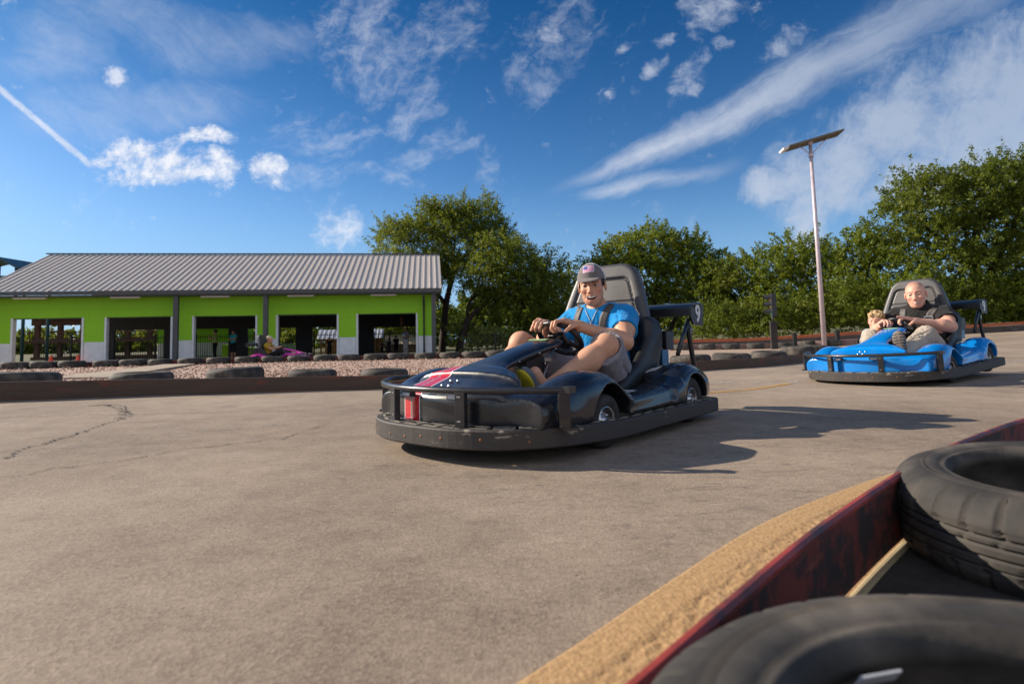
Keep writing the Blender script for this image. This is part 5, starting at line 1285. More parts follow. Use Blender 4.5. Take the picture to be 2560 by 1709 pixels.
# ------------------------------------------------------------------ magenta kart and its driver in the lane before the shelter
k3 = copy_tree(k1)
for o in list(k3.children):
    if o.name.split('.')[0] == 'harness_strap': bpy.data.objects.remove(o)
recolour(k3, M_mag); KM3 = kart_matrix(-7.95, 19.5, -.11, rad(-93)); k3.matrix_world = KM3
tag(k3, 'magenta go-kart passing in front of the shelter behind the tyres', 'go-kart', 'go-karts')
p4 = dict(sc=1.05, hsc=.95, head=(-.36, .0, .79), look=(0, 0, 0), neck=(-.41, .0, .65), mouth='smile', torso=p1['torso'], shL=(-.41, .175, .60), shR=(-.41, -.175, .60), elL=(-.22, .22, .49), elR=(-.22, -.22, .49), wrL=(.02, .08, .54), wrR=(.02, -.10, .54),
    pelvis=(-.42, .03, .2), hipL=(-.40, .10, .20), hipR=(-.40, -.10, .20), kneeL=(.02, .20, .40), kneeR=(.02, -.20, .40), ankL=(.36, .15, .2), ankR=(.36, -.18, .2), toeL=(.42, .15, .3), toeR=(.42, -.18, .3))
def driver_three():
    body, F, H = person(p4, .013, 'person in mustard shirt and pale cap driving the magenta go-kart')
    shirt(body, p4, .013, cloth('mustard_shirt', (.55, .33, .03)), .6)
    A = lambda k: np.array(p4[k], float)
    def tb(F):
        F.add(ell((-.42, .0, .2), (.15, .18, .12)), 0)
        for s in 'LR': F.add(cap(A('hip' + s), A('knee' + s), .105, .085), .05); F.add(cap(A('knee' + s), A('ank' + s), .08, .06), .03)
    garment('trousers', body, (-.65, -.36, .05), (.5, .36, .55), .014, M_blk, tb)
    o, R, sc = H; F = Fld(o - .2, o + .2, .011); F.add(ell(o + np.array((-.008, 0, .05)), (.11, .09, .10)), 0); F.cut((lambda X, Y, Z: Z - o[2] - .045 + 0 * X + 0 * Y, o - .2, o + .2), .004); F.add(ell(o + np.array((.09, 0, .05)), (.07, .07, .012)), .01)
    fobj('cap', F, [cloth('pale_cap', (.62, .53, .38))], body, 1); return body
d4 = driver_three(); d4.matrix_world = KM3

# ------------------------------------------------------------------ barriers
def wall_along(name, pts, hs, t, mat, label, cat='barrier', group=None, lift=0.0, parent=None, zs=None, sub=8, cap_mat=None):
    C = np.array(catmull([(p[0], p[1], h) for p, h in zip(pts, hs)], sub)); T = np.gradient(C[:, :2], axis=0); T /= np.linalg.norm(T, axis=1)[:, None]; Nn = np.stack([-T[:, 1], T[:, 0]], 1)
    zz = gz(C[:, 0], C[:, 1]) + lift if zs is None else np.interp(np.linspace(0, 1, len(C)), np.linspace(0, 1, len(zs)), zs)
    m = MB(); vs = []; e = min(.012, t * .3)
    for c, n_, z in zip(C, Nn, zz):
        a = c[:2] + n_ * t / 2; b = c[:2] - n_ * t / 2; a2 = c[:2] + n_ * (t / 2 - e); b2 = c[:2] - n_ * (t / 2 - e); h = c[2]
        vs += [(*b, z), (*b, z + h - e), (*b2, z + h), (*a2, z + h), (*a, z + h - e), (*a, z)]
    k = 6; fs = [(i * k + j, (i + 1) * k + j, (i + 1) * k + (j + 1) % k, i * k + (j + 1) % k) for i in range(len(C) - 1) for j in range(k)]
    m.add(vs, fs); m.f += [tuple(range(k)), tuple(range(len(vs) - k, len(vs)))]; m.mi += [0, 0]; m.sm += [False, False]
    o = m.build(name, mat, parent)
    if label: tag(o, label, cat, group)
    return o
def _plankw(g):
    v = g.coord(); x, y, z = g.xyz(v); n = g.noise(g.scalev(v, 2.5, 2.5, 22), 1, 6, .65); r = g.noise(g.scalev(v, 3, 3, 9), 1, 5, .6).ss(.56, .68)
    col = g.mix(n, (.046, .028, .021), (.135, .083, .055)); col = g.mix(r * .7, col, (.20, .055, .035))
    return {'Base_Color': col, 'Roughness': .75, 'Normal': g.bump(n, .5, .01)}
M_barw = material('weathered_plank', _plankw)
def _redsteel(g):
    v = g.coord(); x, y, z = g.xyz(v); n = g.noise(v, 7, 7, .68, .4); s = g.noise(g.scalev(v, 2, 2, 9), 5, 6, .7)
    col = g.mix(n.ss(.44, .56), (.165, .031, .023), (.030, .020, .020)); col = g.mix(s.ss(.56, .7) * .6, col, (.26, .075, .045))
    return {'Base_Color': col, 'Roughness': .72, 'Normal': g.bump(n, .3, .003)}
M_redsteel = material('scuffed_red_steel', _redsteel)
NEAR = [(-.30, .16), (-.03, .42), (.113, .571), (.267, .736), (.508, .988), (.879, 1.341), (1.209, 1.627), (1.876, 2.123), (2.6, 2.55), (3.4, 2.95)]
nb_ = wall_along('track_barrier', NEAR, [.132] * 10, .012, M_redsteel, 'scuffed red and black steel barrier running along the yellow kerb in the foreground', group='track barriers', lift=.022, sub=10)
wall_along('top_edge', NEAR, [.012] * 10, .018, mottled('red_edge', (.36, .050, .034), (.06, .03, .03), 9, .5, .2), None, parent=nb_, lift=.154, sub=10)
wall_along('sunlight_strip', [(.585, 1.045), (.72, 1.178), (.90, 1.348)], [.012] * 3, .030, mottled('sunlit_tan', (.42, .34, .20), (.34, .26, .15), 8, .8, .3), 'thin pale strip standing in for sunlight under the red barrier between the two tyres', 'light strip')  # pale strip stands in for sunlight coming through the gap under the barrier
ib = wall_along('track_barrier', BAR_IN, list(np.interp(np.arange(len(BAR_IN)), [0, 2, 8, len(BAR_IN)], [.17, .165, .14, .14])), .05, M_barw, 'long dark weathered plank barrier edging the gravel island behind the black kart', group='track barriers')
# light wedges of paint at the foot of the plank
rowb = [(-18.5, 14.3)] + [(p[0] + .3, p[1] + .75) for p in ROW] + [(.4, 16.6), (2.0, 17.2)]
wall_along('track_barrier', rowb, [.15] * len(rowb), .05, M_redsteel, 'low dark red barrier behind the row of tyres in front of the shelter', group='track barriers')
FB = [(2.2, 23.4), (6, 23.9), (9, 24.0), (13, 24.0), (19, 24.0), (21.6, 24.0), (25, 23.6), (30, 22)]
def far_barrier():
    r = empty('track_barrier'); zs = [float(gz(*p)) for p in FB]
    wall_along('lower_plank', FB, [.24] * 8, .08, mottled('grey_plank', (.11, .085, .075), (.07, .055, .05), 2, .8, .3, 30, .004), None, parent=r)
    wall_along('orange_rail', FB, [.13] * 8, .05, mottled('orange_rail', (.52, .14, .045), (.42, .10, .04), 3, .6, .2), None, parent=r, lift=.25)
    m = MB()
    for s in (((20.95, .12), (20.85, .05), (20.98, .02), (21.2, .03)), ((21.42, .19), (21.62, .10), (21.82, .10)), ((21.95, .21), (21.82, .10), (21.72, .03))):
        m.tube([(x, 23.935 - .002 * i, float(gz(x, 24)) + .05 + z * .85) for i, (x, z) in enumerate(s)], .022, 6, sq=.25)
    m.build('graffiti', material('graffiti_paint', Base_Color=(.55, .58, .60), Roughness=.7), r)
    tag(r, 'far barrier with bright orange top rail and white graffiti at the right edge', 'barrier', 'track barriers')
far_barrier()

# ------------------------------------------------------------------ tyres
def _tyre(g):
    v = g.coord(); n = g.noise(v, 9, 5, .6); d = g.noise(v, 2.2, 4)
    return {'Base_Color': g.mix(n.ss(.3, .75), (.026, .024, .0225), g.mix(d.ss(.35, .65), (.052, .046, .042), (.15, .128, .107))), 'Roughness': .8, 'Normal': g.bump(g.noise(v, 120, 3), .3, .002)}
M_tyre = material('dusty_rubber', _tyre)
def tyre_mesh(R=.30, W=.19, rim=.185, n=40, detail=False):
    """a tyre lying flat: axis z, bottom at z = 0"""
    P = [(rim, .022), (rim + .010, .006), (rim + .016, .004), (rim + .019, .008), (rim + .024, .004), (rim + .045, -.001), (rim + .048, .003), (rim + .052, -.001), (R - .062, .003), (R - .056, .0), (R - .048, .004), (R - .046, .004), (R - .030, .010), (R - .016, .022), (R - .006, .038)]
    tr = [(R, .05 + (W - .10) * t) for t in np.linspace(0, 1, 41 if detail else 5)]
    prof = P + tr + [(r, W - z) for r, z in P[::-1]] + [(rim + .004, W - .035), (rim + .030, W * .68), (rim + .030, W * .32), (rim + .004, .035)]
    prof = np.array(prof); th = np.linspace(0, 2 * math.pi, n, endpoint=False); A, B = np.meshgrid(th, np.arange(len(prof)), indexing='ij')
    r = prof[B, 0].copy(); z = prof[B, 1].copy()
    if detail:
        onT = (B >= len(P)) & (B < len(P) + len(tr)); zz = (z - .05) / (W - .10)
        for c in (.20, .42, .64, .82): r -= onT * .007 * (np.abs(zz - c) < .022)
        ph = A * 34 / (2 * math.pi); sip = (np.abs(((ph + .6 * np.clip(zz, 0, 1)) % 1) - .5) < .075); sh = ((B >= len(P) - 3) & (B < len(P))) | ((B >= len(P) + len(tr)) & (B < len(P) + len(tr) + 3)); r -= sh * sip * .009; z -= sh * sip * np.where(z > W / 2, .006, -.006)
        r -= onT * .010 * sip * ((zz > .84) | (zz < .16)); sip2 = (np.abs(((ph - .9 * zz + .3) % 1) - .5) < .05); r -= onT * .004 * sip2 * ((zz > .22) & (zz < .40) | (zz > .66) & (zz < .80))
        sw = (prof[B, 0] < R - .02) & (prof[B, 0] > rim + .02) & (z > W * .6); z += 0 * sw
    V = np.stack([r * np.cos(A), r * np.sin(A), z], -1).reshape(-1, 3); m = len(prof)
    i = np.arange(n)[:, None]; j = np.arange(m)[None]; Q = np.stack([i * m + j, ((i + 1) % n) * m + j, ((i + 1) % n) * m + (j + 1) % m, i * m + (j + 1) % m], -1).reshape(-1, 4)
    return fast_mesh('tyre', V, Q)
ty_lo = tyre_mesh(); ty_lo.materials.append(M_tyre)
ty_md = tyre_mesh(n=72); ty_md.materials.append(M_tyre)
def tyre(me, x, y, z, label, group, tilt=0, az=0, sc=1.0, scz=1.0):
    o = bpy.data.objects.new('tyre', me); COL.objects.link(o)
    o.matrix_world = Matrix.Translation((x, y, z)) @ Matrix.Rotation(az, 4, 'Z') @ Matrix.Rotation(tilt, 4, 'Y') @ Matrix.Diagonal((sc, sc, scz * sc, 1)); return tag(o, label, 'tyre', group)
def seat_z(x, y): return gz1(x, y) + .028
ROWL = ['at the left edge of the picture', 'left of the first bay, under its left jamb', 'below the left half of the left-most bay', 'below the right half of the left-most bay', 'below the wall between the two left-most bays', 'below the left half of the second bay from the left', 'below the right half of the second bay from the left', 'below the left grey column of the shelter',
    'below the person in the olive shirt', 'between the teal shirt and the magenta kart', 'hiding the rear wheel of the magenta kart', 'hiding the nose of the magenta kart', 'just right of the nose of the magenta kart', 'below the person all in black', 'below the left jamb of the right-most bay', 'below the woman holding the paper', 'below the downpipe of the shelter', 'below the leaning tree trunks', 'below the light green grass clump']
for (x, y), l, i in zip(ROW, ROWL, range(99)):
    tyre(ty_lo, x + .30, y + .28, gz1(x, y) + .01, 'dusty far-row tyre ' + l, 'tyres in the row before the shelter', float(RNG.uniform(-.05, .05)), float(RNG.uniform(0, 6)), float(RNG.uniform(.95, 1.04)))
for i, l in ((0, 'just left of the last counted one, beyond the black kart fender'),):
    pass
tyre(ty_lo, -18.2 + 4.1, 14.35, .0, 'dusty black tyre cut by the left edge of the picture, end of the far row', 'tyres in the row before the shelter')
LT = [('largest tyre at the left end of the near island barrier', .05, 1.12), ('tyre behind the near barrier beside the concrete path', 0, 1.0), ('tyre with pale tread standing highest behind the near barrier', .03, 1.0), ('tyre lying behind the near barrier just left of the black kart', -.02, .93), ('tyre half hidden by the front bar of the black kart', 0, .95)]
for (x, y), (l, t, s), dz in zip(LTYRE, LT, (-.01, -.015, .02, -.005, -.01)):
    tyre(ty_md, x, y - (.42 if x < -4.6 else .30), seat_z(x, y) + dz, 'worn black ' + l, 'tyres behind the near island barrier', t, x, s, .88)
for x, y, t, l in ((2.62, 8.45, .03, 'worn black tyre right of the black kart, behind the plank'), (3.45, 9.05, -.03, 'worn black tyre behind the plank, second right of the black kart'), (4.35, 9.75, .04, 'worn black tyre behind the plank, nearest to the blue kart'), (5.25, 10.55, .0, 'tyre raised behind the left fender of the blue kart'), (6.1, 11.6, .05, 'tyre seen just above the nose of the blue kart')):
    tyre(ty_md, x, y, seat_z(x, y) + (.06 if x > 5 else .0), l, 'tyres behind the far island barrier', t, x, .98)
FL = ['behind the engine of the black kart', 'right of the black kart in the far row', 'left of the traffic light in the far row', 'next left of the traffic light', 'just right of the traffic light', 'left of the lamp pole', 'right of the lamp pole', 'between lamp pole and blue kart']
for (x, y), l in zip(FARROW + [(12.0, 19.6)], FL):
    tyre(ty_lo, x + .32, y + .3, gz1(x, y) + .01, 'black tyre ' + l, 'tyres in the far right row', float(RNG.uniform(-.06, .06)), float(RNG.uniform(0, 6)), 1.0, 1.15)
FBK = np.array([(p[0] + .05, p[1] + .75) for p in FARROW] + [(12.6, 20.3), (14, 20.2)])
wall_along('track_barrier', FBK, [.2] * len(FBK), .06, mottled('pink_block', (.30, .15, .13), (.36, .26, .23), 2, .8, .3, 30, .004), 'faded pink barrier behind the far right row of tyres', group='track barriers')
for x, y, l in ((10.15, 20.55, 'short black post among the far tyres left of the lamp pole'), (11.55, 20.3, 'short black post among the far tyres right of the lamp pole'), (12.9, 19.6, 'short black post beside the shoulder of the blue kart')):
    m = MB(); m.span((-.06, -.06, 0), (.06, .06, .52), 0, .008); m.span((-.075, -.075, .52), (.075, .075, .545)); o = m.build('barrier_post', M_iron); o.location = (x, y, gz1(x, y)); tag(o, l, 'post', 'short posts in the far right row')
# foreground tyres
ty_hi = tyre_mesh(.305, .19, .19, 340, True); ty_hi.materials.append(M_tyre)
t1 = tyre(ty_hi, 1.18, 1.22, .0, 'big worn tyre with grooved tread on the right, behind the red barrier', 'foreground tyres', rad(-4), .3, 1.06)
t2 = tyre(ty_hi, .405, .352, .0, 'nearest tyre in the bottom right corner with a white sticker inside', 'foreground tyres', rad(2), 2.2, 1.17, .95)
m = MB(); m.box((0, 0, 0), (.022, .0012, .008)); o = m.build('sticker', M_label, t2)
o.matrix_world = Matrix.Translation((.335, .352 + .204, .170)) @ Matrix.Rotation(.22, 4, 'Z') @ Matrix.Rotation(.6, 4, 'X')
# ------------------------------------------------------------------ yellow kerb on the track side of the near barrier
KO = catmull([(-.45, .42), (-.12, .73), (.063, .914), (.273, 1.139), (.614, 1.488), (1.0, 1.79), (1.40, 2.06), (1.75, 2.24)], 20)
KI = catmull(NEAR[:8], 20); KO = resamp(np.array(KO)[:, :2], 420); KI = resamp(np.array(KI)[:, :2], 420)
tt = np.linspace(0, 1, 60); GPk = KO[:, None] * (1 - tt)[None, :, None] + KI[:, None] * tt[None, :, None]
base = np.interp(tt, [0, .03, .28, .33, .78, .86, 1], [.002, .014, .016, .014, .014, .004, .003])
rn = RNG.random((420, 60)); rn = (rn + np.roll(rn, 1, 0) + np.roll(rn, 1, 1) + np.roll(rn, -1, 0) + np.roll(rn, -1, 1)) / 5
GZk = base[None] + np.where(tt > .32, np.where(tt > .84, .2, 1), .12)[None] * (rn - .5) * .0075
i = np.arange(419)[:, None] * 60 + np.arange(59)[None]; Q = np.stack([i, i + 60, i + 61, i + 1], -1).reshape(-1, 4)
def _kerb(g):
    v = g.coord(); n = g.noise(v, 5, 6, .65); f = g.noise(v, 70, 4, .65); p = g.vor(v, 110)
    col = g.mix(f.ss(.2, .8), (.36, .215, .095), (.54, .345, .165)); col = g.mix(n.ss(.5, .72) * .5, col, (.47, .31, .17))
    return {'Base_Color': col, 'Roughness': .75, 'Normal': g.bump(f + p * .5, .5, .004)}
kerb = link('kerb', fast_mesh('kerb', np.concatenate([GPk, GZk[..., None]], -1).reshape(-1, 3), Q), [material('yellow_kerb', _kerb)]); tag(kerb, kind='structure')
# dark bare soil behind the near barrier
i0 = np.array(catmull(NEAR, 10))[:, :2]; off = np.stack([i0 + np.array((.004, -.004)), i0 + np.array((1.6, -1.6))], 1); V = np.concatenate([off, np.full((len(off), 2, 1), .008)], -1).reshape(-1, 3); k = np.arange(len(off) - 1) * 2
soil = link('soil', fast_mesh('soil', V, np.stack([k, k + 1, k + 3, k + 2], 1)), [mottled('dark_soil', (.055, .045, .038), (.03, .025, .022), 7, .95, .6, 60, .01)]); tag(soil, kind='structure')

# ------------------------------------------------------------------ solar lamp and traffic light
def solar_lamp():
    r = empty('solar_lamp', (11.0, 20.16, 0)); M_pole = mottled('lilac_steel', (.62, .52, .56), (.5, .42, .46), 3, .4, .05, metal=.2)
    m = MB(); m.tube([(0, 0, 0), (-.05, 0, 3.7), (-.10, 0, 7.42)], .07, 14, rs=[.085, .07, .055]); m.build('pole', M_pole, r)
    R = Matrix.Rotation(-math.atan2(.58, 2.07), 3, 'Y') @ Matrix.Rotation(rad(-6), 3, 'X'); c = Vector((.02, 0, 7.46)); m = MB(); m.box(c, (1.04, .27, .03), R, 0, .008); m.build('solar_panel', mottled('panel_back', (.17, .145, .12), (.13, .11, .095), 3, .5, .1), r)
    m = MB(); m.box(c + R @ Vector((-1.12, 0, -.01)), (.10, .20, .04), R, 0, .01); m.build('lamp_head', M_white, r)
    for s in (-.55, .55): m = MB(); m.tube([(-.095, 0, 6.95), c + R @ Vector((s, 0, -.03))], .016, 6); m.build('brace', M_pole, r)
    m = MB(); m.lathe([(.085, 6.86), (.085, 6.98)], (-.093, 0, 0), n=14); m.lathe([(.06, 7.30), (.10, 7.42)], (-.10, 0, 0), n=14); m.build('collar', M_pole, r)
    tag(r, 'tall lilac steel lamp post with tilted solar panel, behind the blue kart', 'lamp post')
solar_lamp()
def traffic_light():
    r = empty('traffic_light', (8.545, 18.65, 0), (0, 0, rad(-14))); M_tl = mottled('faded_black', (.03, .033, .036), (.05, .055, .06), 5, .55, .1)
    m = MB(); m.span((-.11, -.09, 0), (.09, .09, .92), 0, .01); m.build('post', mottled('weathered_post', (.05, .042, .038), (.025, .022, .02), 6, .8, .3), r)
    m = MB(); m.tube([(-.0, 0, .9), (-.02, 0, 1.15)], .035, 8); m.build('stem', M_tl, r)
    m = MB(); m.span((-.06, -.13, 1.10), (.10, .13, 1.84), 0, .02); m.build('housing', M_tl, r)
    for z, c in ((1.70, (.20, .03, .03)), (1.47, (.22, .14, .02)), (1.24, (.02, .16, .07))):
        m = MB(); m.lathe([(.0001, .03), (.06, .02), (.095, .0)], (-.062, 0, z), Matrix.Rotation(-math.pi / 2, 3, 'Y'), 18); l = m.build('lens', material('lens', Base_Color=c, Roughness=.2), r)
        m = MB(); a = np.linspace(-.35, math.pi + .35, 15); o_ = [(math.cos(q) * .108, math.sin(q) * .108) for q in a]; i_ = [(math.cos(q) * .100, math.sin(q) * .100) for q in a[::-1]]
        m.prism(o_ + i_, 0, .20, Matrix(((0, 0, -1, -.06), (1, 0, 0, 0), (0, 1, 0, z), (0, 0, 0, 1)))); m.build('hood', M_tl, l)
    tag(r, 'black three lens traffic light on a short post in front of the trees', 'traffic light')
traffic_light()
# ------------------------------------------------------------------ trees
def leaf_mat(name, c0, c1, c2, tr=.45):
    m = bpy.data.materials.new(name); m.use_nodes = True; nt = m.node_tree; p = nt.nodes['Principled BSDF']; g = G(nt); out = nt.nodes['Material Output']
    r = Sk(nt, g.n('ShaderNodeNewGeometry').outputs['Random Per Island']); v = g.coord(); n = g.noise(v, .55, 3).ss(.35, .65)
    col = g.mix(r, c0, c1); col = g.mix(n * .6 * r, col, c2)
    g.put(p.inputs['Base Color'], col); p.inputs['Roughness'].default_value = .5; p.inputs['Specular IOR Level'].default_value = .3
    t = g.n('ShaderNodeBsdfTranslucent'); g.put(t.inputs['Color'], g.mix(.5, col, (.30, .34, .02)))
    mx = g.n('ShaderNodeMixShader'); mx.inputs[0].default_value = tr
    nt.links.new(p.outputs[0], mx.inputs[1]); nt.links.new(t.outputs[0], mx.inputs[2]); nt.links.new(mx.outputs[0], out.inputs[0])
    return m
M_leaf = leaf_mat('elm_leaves', (.040, .075, .010), (.17, .21, .025), (.26, .265, .036))
M_leaf2 = leaf_mat('bright_leaves', (.060, .110, .010), (.22, .275, .028), (.33, .33, .04))
M_leaf3 = leaf_mat('dark_leaves', (.032, .065, .008), (.145, .19, .022), (.23, .24, .032))
M_grassy = leaf_mat('grass_clump', (.12, .16, .03), (.26, .28, .07), (.30, .30, .10))
M_bark = mottled('bark', (.050, .036, .027), (.025, .018, .014), 6, .9, .8, 30, .02)

def foliage(lobes, dens, leaf, seed, droop=.0, feather=1.0, zmin=None):
    """lobes: (x, y, z, rx, ry, rz). Sprays of leaves along short twigs that start near each lobe's shell and lean outward."""
    r = np.random.default_rng(seed); VV = []
    for (x, y, z, rx, ry, rz) in lobes:
        ar = (rx * ry + ry * rz + rx * rz) / 3; ns = max(8, int(ar * dens * 1.9))
        d = r.normal(size=(ns, 3)); d /= np.linalg.norm(d, axis=1)[:, None]; d[:, 2] = np.where(d[:, 2] < -.55, -d[:, 2], d[:, 2])
        bump = 1 + .24 * np.sin(d[:, 0] * 5 + seed) * np.sin(d[:, 1] * 4 + 1.3 * seed) + .20 * np.sin(d[:, 2] * 8 + d[:, 0] * 7 + 2 * seed) + .10 * np.sin(d[:, 0] * 15 + d[:, 2] * 13)
        rad_ = (r.random(ns) ** .38 * .72 + .32) * bump
        c = np.array((x, y, z)) + d * np.array((rx, ry, rz)) * rad_[:, None]
        ax = d * .8 + r.normal(size=(ns, 3)) * .40 + np.array((0, 0, .30 - droop)); ax /= np.linalg.norm(ax, axis=1)[:, None]
        L = r.uniform(.40, .95, ns) * feather; nl = 30
        t = r.random((ns, nl)); p = c[:, None] + ax[:, None] * (t * L[:, None])[..., None] + r.normal(size=(ns, nl, 3)) * (.028 + .075 * (1 - t))[..., None] * feather
        p[..., 2] -= droop * (t * L[:, None]) ** 2 * .8
        VV.append(p.reshape(-1, 3))
    P = np.concatenate(VV)
    if zmin is not None: P = P[P[:, 2] > zmin]
    n = len(P); a = r.normal(size=(n, 3)); a /= np.linalg.norm(a, axis=1)[:, None]; b = np.cross(a, r.normal(size=(n, 3))); b /= np.linalg.norm(b, axis=1)[:, None]
    s = leaf * .86 * r.uniform(.6, 1.35, n)[:, None]
    V = np.stack([P - a * s, P + b * s * .40, P + a * s, P - b * s * .40], 1).reshape(-1, 3)
    return V, np.arange(4 * n).reshape(-1, 4)

def tree(name, loc, lobes, trunks, mat, label, cat='tree', group=None, dens=26, leaf=.085, seed=1, droop=.1, feather=1.0, zmin=.2, size=1.0):
    r = empty(name, loc); r.scale = (size,) * 3; V, Q = foliage(lobes, dens, leaf, seed, droop, feather, zmin)
    link('crown', fast_mesh('crown', V, Q, None, False), [mat], r)
    rr = random.Random(seed)
    if trunks:
        m = MB()
        for pts, r0, r1 in trunks:
            C = catmull(pts, 6); n = len(C); m.tube(C, r0, 9, rs=[r0 + (r1 - r0) * i / (n - 1) for i in range(n)])
            top = Vector(C[-1])
            for lb in sorted(lobes, key=lambda q: (Vector(q[:3]) - top).length)[:4]:      # limbs that reach into the nearest lobes
                s = Vector(C[int(n * rr.uniform(.55, .98))]); e = Vector(lb[:3]); md = (s + e) / 2 + Vector((rr.uniform(-.3, .3), rr.uniform(-.3, .3), .35))
                B = catmull([s, md, e, e + Vector((rr.uniform(-.4, .4), rr.uniform(-.4, .4), lb[5] * .55))], 5); k = len(B)
                m.tube(B, r1, 6, rs=[r1 * .8 * (1 - .85 * i / (k - 1)) for i in range(k)])
                for q in range(4):
                    u = Vector(B[rr.randrange(k // 2, k)]); w = u + Vector((rr.uniform(-1, 1) * lb[3], rr.uniform(-1, 1) * lb[4], rr.uniform(-.2, .8) * lb[5])) * .7; m.tube([u, (u + w) / 2 + Vector((0, 0, .1)), w], r1 * .25, 5, rs=[r1 * .3, r1 * .2, r1 * .06])
        m.build('trunk', M_bark, r)
    return tag(r, label, cat, group)

GRP = 'trees round the track'
# beside the right end of the shelter: two trunks, one upright and one leaning right
tree('elm_tree', (-4.75, 38.0, -.25), [(-1.7, 0, 6.2, 1.9, 1.9, 1.5), (.9, .3, 7.5, 1.9, 1.9, 1.35), (2.5, 0, 7.9, 1.3, 1.4, 1.0), (-.3, .4, 7.9, 1.3, 1.4, .8), (1.6, -.2, 5.9, 1.8, 1.8, 1.4), (-1.2, 0, 4.6, 1.7, 1.6, 1.1), (3.4, .2, 6.3, 1.2, 1.4, 1.1), (-2.8, .2, 6.9, 1.0, 1.2, .8), (.4, 0, 4.6, 1.5, 1.5, 1.0)],
     [([(0, 0, -.2), (.15, 0, 1.4), (.3, 0, 2.9), (.6, 0, 4.2), (.9, 0, 5.4)], .24, .13), ([(.28, 0, 2.9), (-.4, 0, 3.9), (-.9, 0, 4.8)], .13, .09)], M_leaf, 'tall feathery elm with dark upright trunk beside the right end of the shelter', 'tree', GRP, 58, .09, 3, .05, 1.25, .2, 1.11)
tree('elm_tree', (-3.35, 34.8, -.25), [(3.6, 0, 4.9, 1.7, 1.6, 1.1), (2.2, 0, 5.4, 1.5, 1.5, 1.1), (4.9, 0, 4.0, 1.4, 1.4, 1.1), (3.4, 0, 3.6, 1.7, 1.5, 1.0), (1.9, 0, 4.1, 1.4, 1.4, .9), (5.4, .2, 2.9, 1.0, 1.1, .9), (3.9, .3, 2.5, 1.4, 1.2, .8), (2.2, .2, 2.9, 1.1, 1.1, .7)],
     [([(0, 0, -.2), (.25, 0, 1.0), (.6, 0, 1.9), (1.4, 0, 2.7), (2.4, 0, 3.4)], .23, .12), ([(.55, 0, 1.8), (.7, 0, 2.9), (1.5, 0, 4.0)], .12, .08)], M_leaf, 'leaning elm whose low crown hangs to the right of the shelter', 'tree', GRP, 54, .09, 5, .25, 1.25, .2, 1.06)
# behind the seat of the black kart
tree('ash_tree', (9.2, 36.5, -.1), [(-2.0, 0, 5.4, 1.9, 1.8, 1.3), (.2, 0, 6.3, 1.9, 1.8, 1.2), (2.2, 0, 5.7, 1.8, 1.8, 1.2), (-3.3, 0, 4.2, 1.7, 1.6, 1.2), (-.8, -.5, 4.3, 2.2, 1.8, 1.5), (2.0, -.4, 4.0, 2.0, 1.8, 1.4), (3.8, 0, 4.2, 1.5, 1.5, 1.3), (-2.4, 0, 2.9, 1.7, 1.6, 1.0), (3.5, 0, 2.8, 1.6, 1.5, 1.0), (.6, -.6, 2.8, 1.6, 1.4, .9)],
     [([(-.6, 0, -.2), (-.8, 0, 1.4), (-1.4, 0, 3.2)], .19, .10), ([(.0, 0, -.2), (.1, 0, 1.4), (.2, 0, 3.6)], .20, .11), ([(.5, .2, -.2), (1.1, .2, 1.4), (1.9, .2, 3.0)], .18, .09), ([(1.5, .3, -.2), (2.2, .3, 1.2), (3.1, .2, 2.6)], .15, .08)], M_leaf2, 'broad rounded tree with several stems behind the seat of the black kart', 'tree', GRP, 46, .105, 7, .1)
tree('ash_tree', (3.6, 41, -.1), [(0, 0, 4.2, 2.0, 1.8, 1.3), (-1.8, 0, 3.2, 1.6, 1.5, 1.1), (1.7, 0, 3.3, 1.7, 1.6, 1.2), (-.2, 0, 2.0, 2.4, 1.5, 1.2), (-2.9, 0, 1.7, 1.4, 1.3, 1.1), (2.6, 0, 1.8, 1.5, 1.3, 1.1)], [([(0, 0, -.2), (.1, 0, 1.6), (0, 0, 3.2)], .2, .1)], M_leaf3, 'darker tree set back in the gap between the leaning elm and the black seat', 'tree', GRP, 30, .11, 9, .1)
# low trees right of it, round the traffic light and the lamp
tree('ash_tree', (13.0, 33.5, .05), [(-.6, 0, 3.5, 1.6, 1.5, 1.2), (1.0, 0, 3.9, 1.5, 1.5, 1.1), (-1.8, 0, 2.4, 1.5, 1.4, 1.1), (.4, -.4, 2.4, 1.8, 1.5, 1.2), (2.0, 0, 2.6, 1.3, 1.3, 1.1), (-.5, -.5, 1.2, 2.0, 1.3, .9), (1.6, -.4, 1.2, 1.4, 1.2, .9)], [([(0, 0, -.2), (.1, 0, 1.2), (.1, 0, 2.8)], .16, .08)], M_leaf, 'low bushy tree behind the traffic light', 'tree', GRP, 36, .095, 11, .1)
tree('ash_tree', (16.0, 31.5, .2), [(-.2, 0, 4.6, 1.5, 1.5, 1.0), (-1.2, 0, 3.7, 1.4, 1.4, 1.1), (1.0, 0, 3.9, 1.4, 1.4, 1.1), (0, -.3, 2.8, 1.9, 1.6, 1.3), (-1.6, -.3, 2.0, 1.3, 1.2, 1.0), (1.4, -.3, 1.8, 1.5, 1.3, 1.0), (0, -.5, 1.2, 1.9, 1.3, .9)], [([(0, 0, -.2), (.1, 0, 1.4), (0, 0, 3.2)], .16, .08)], M_leaf2, 'pointed light green tree directly behind the lamp post', 'tree', GRP, 36, .095, 13, .05)
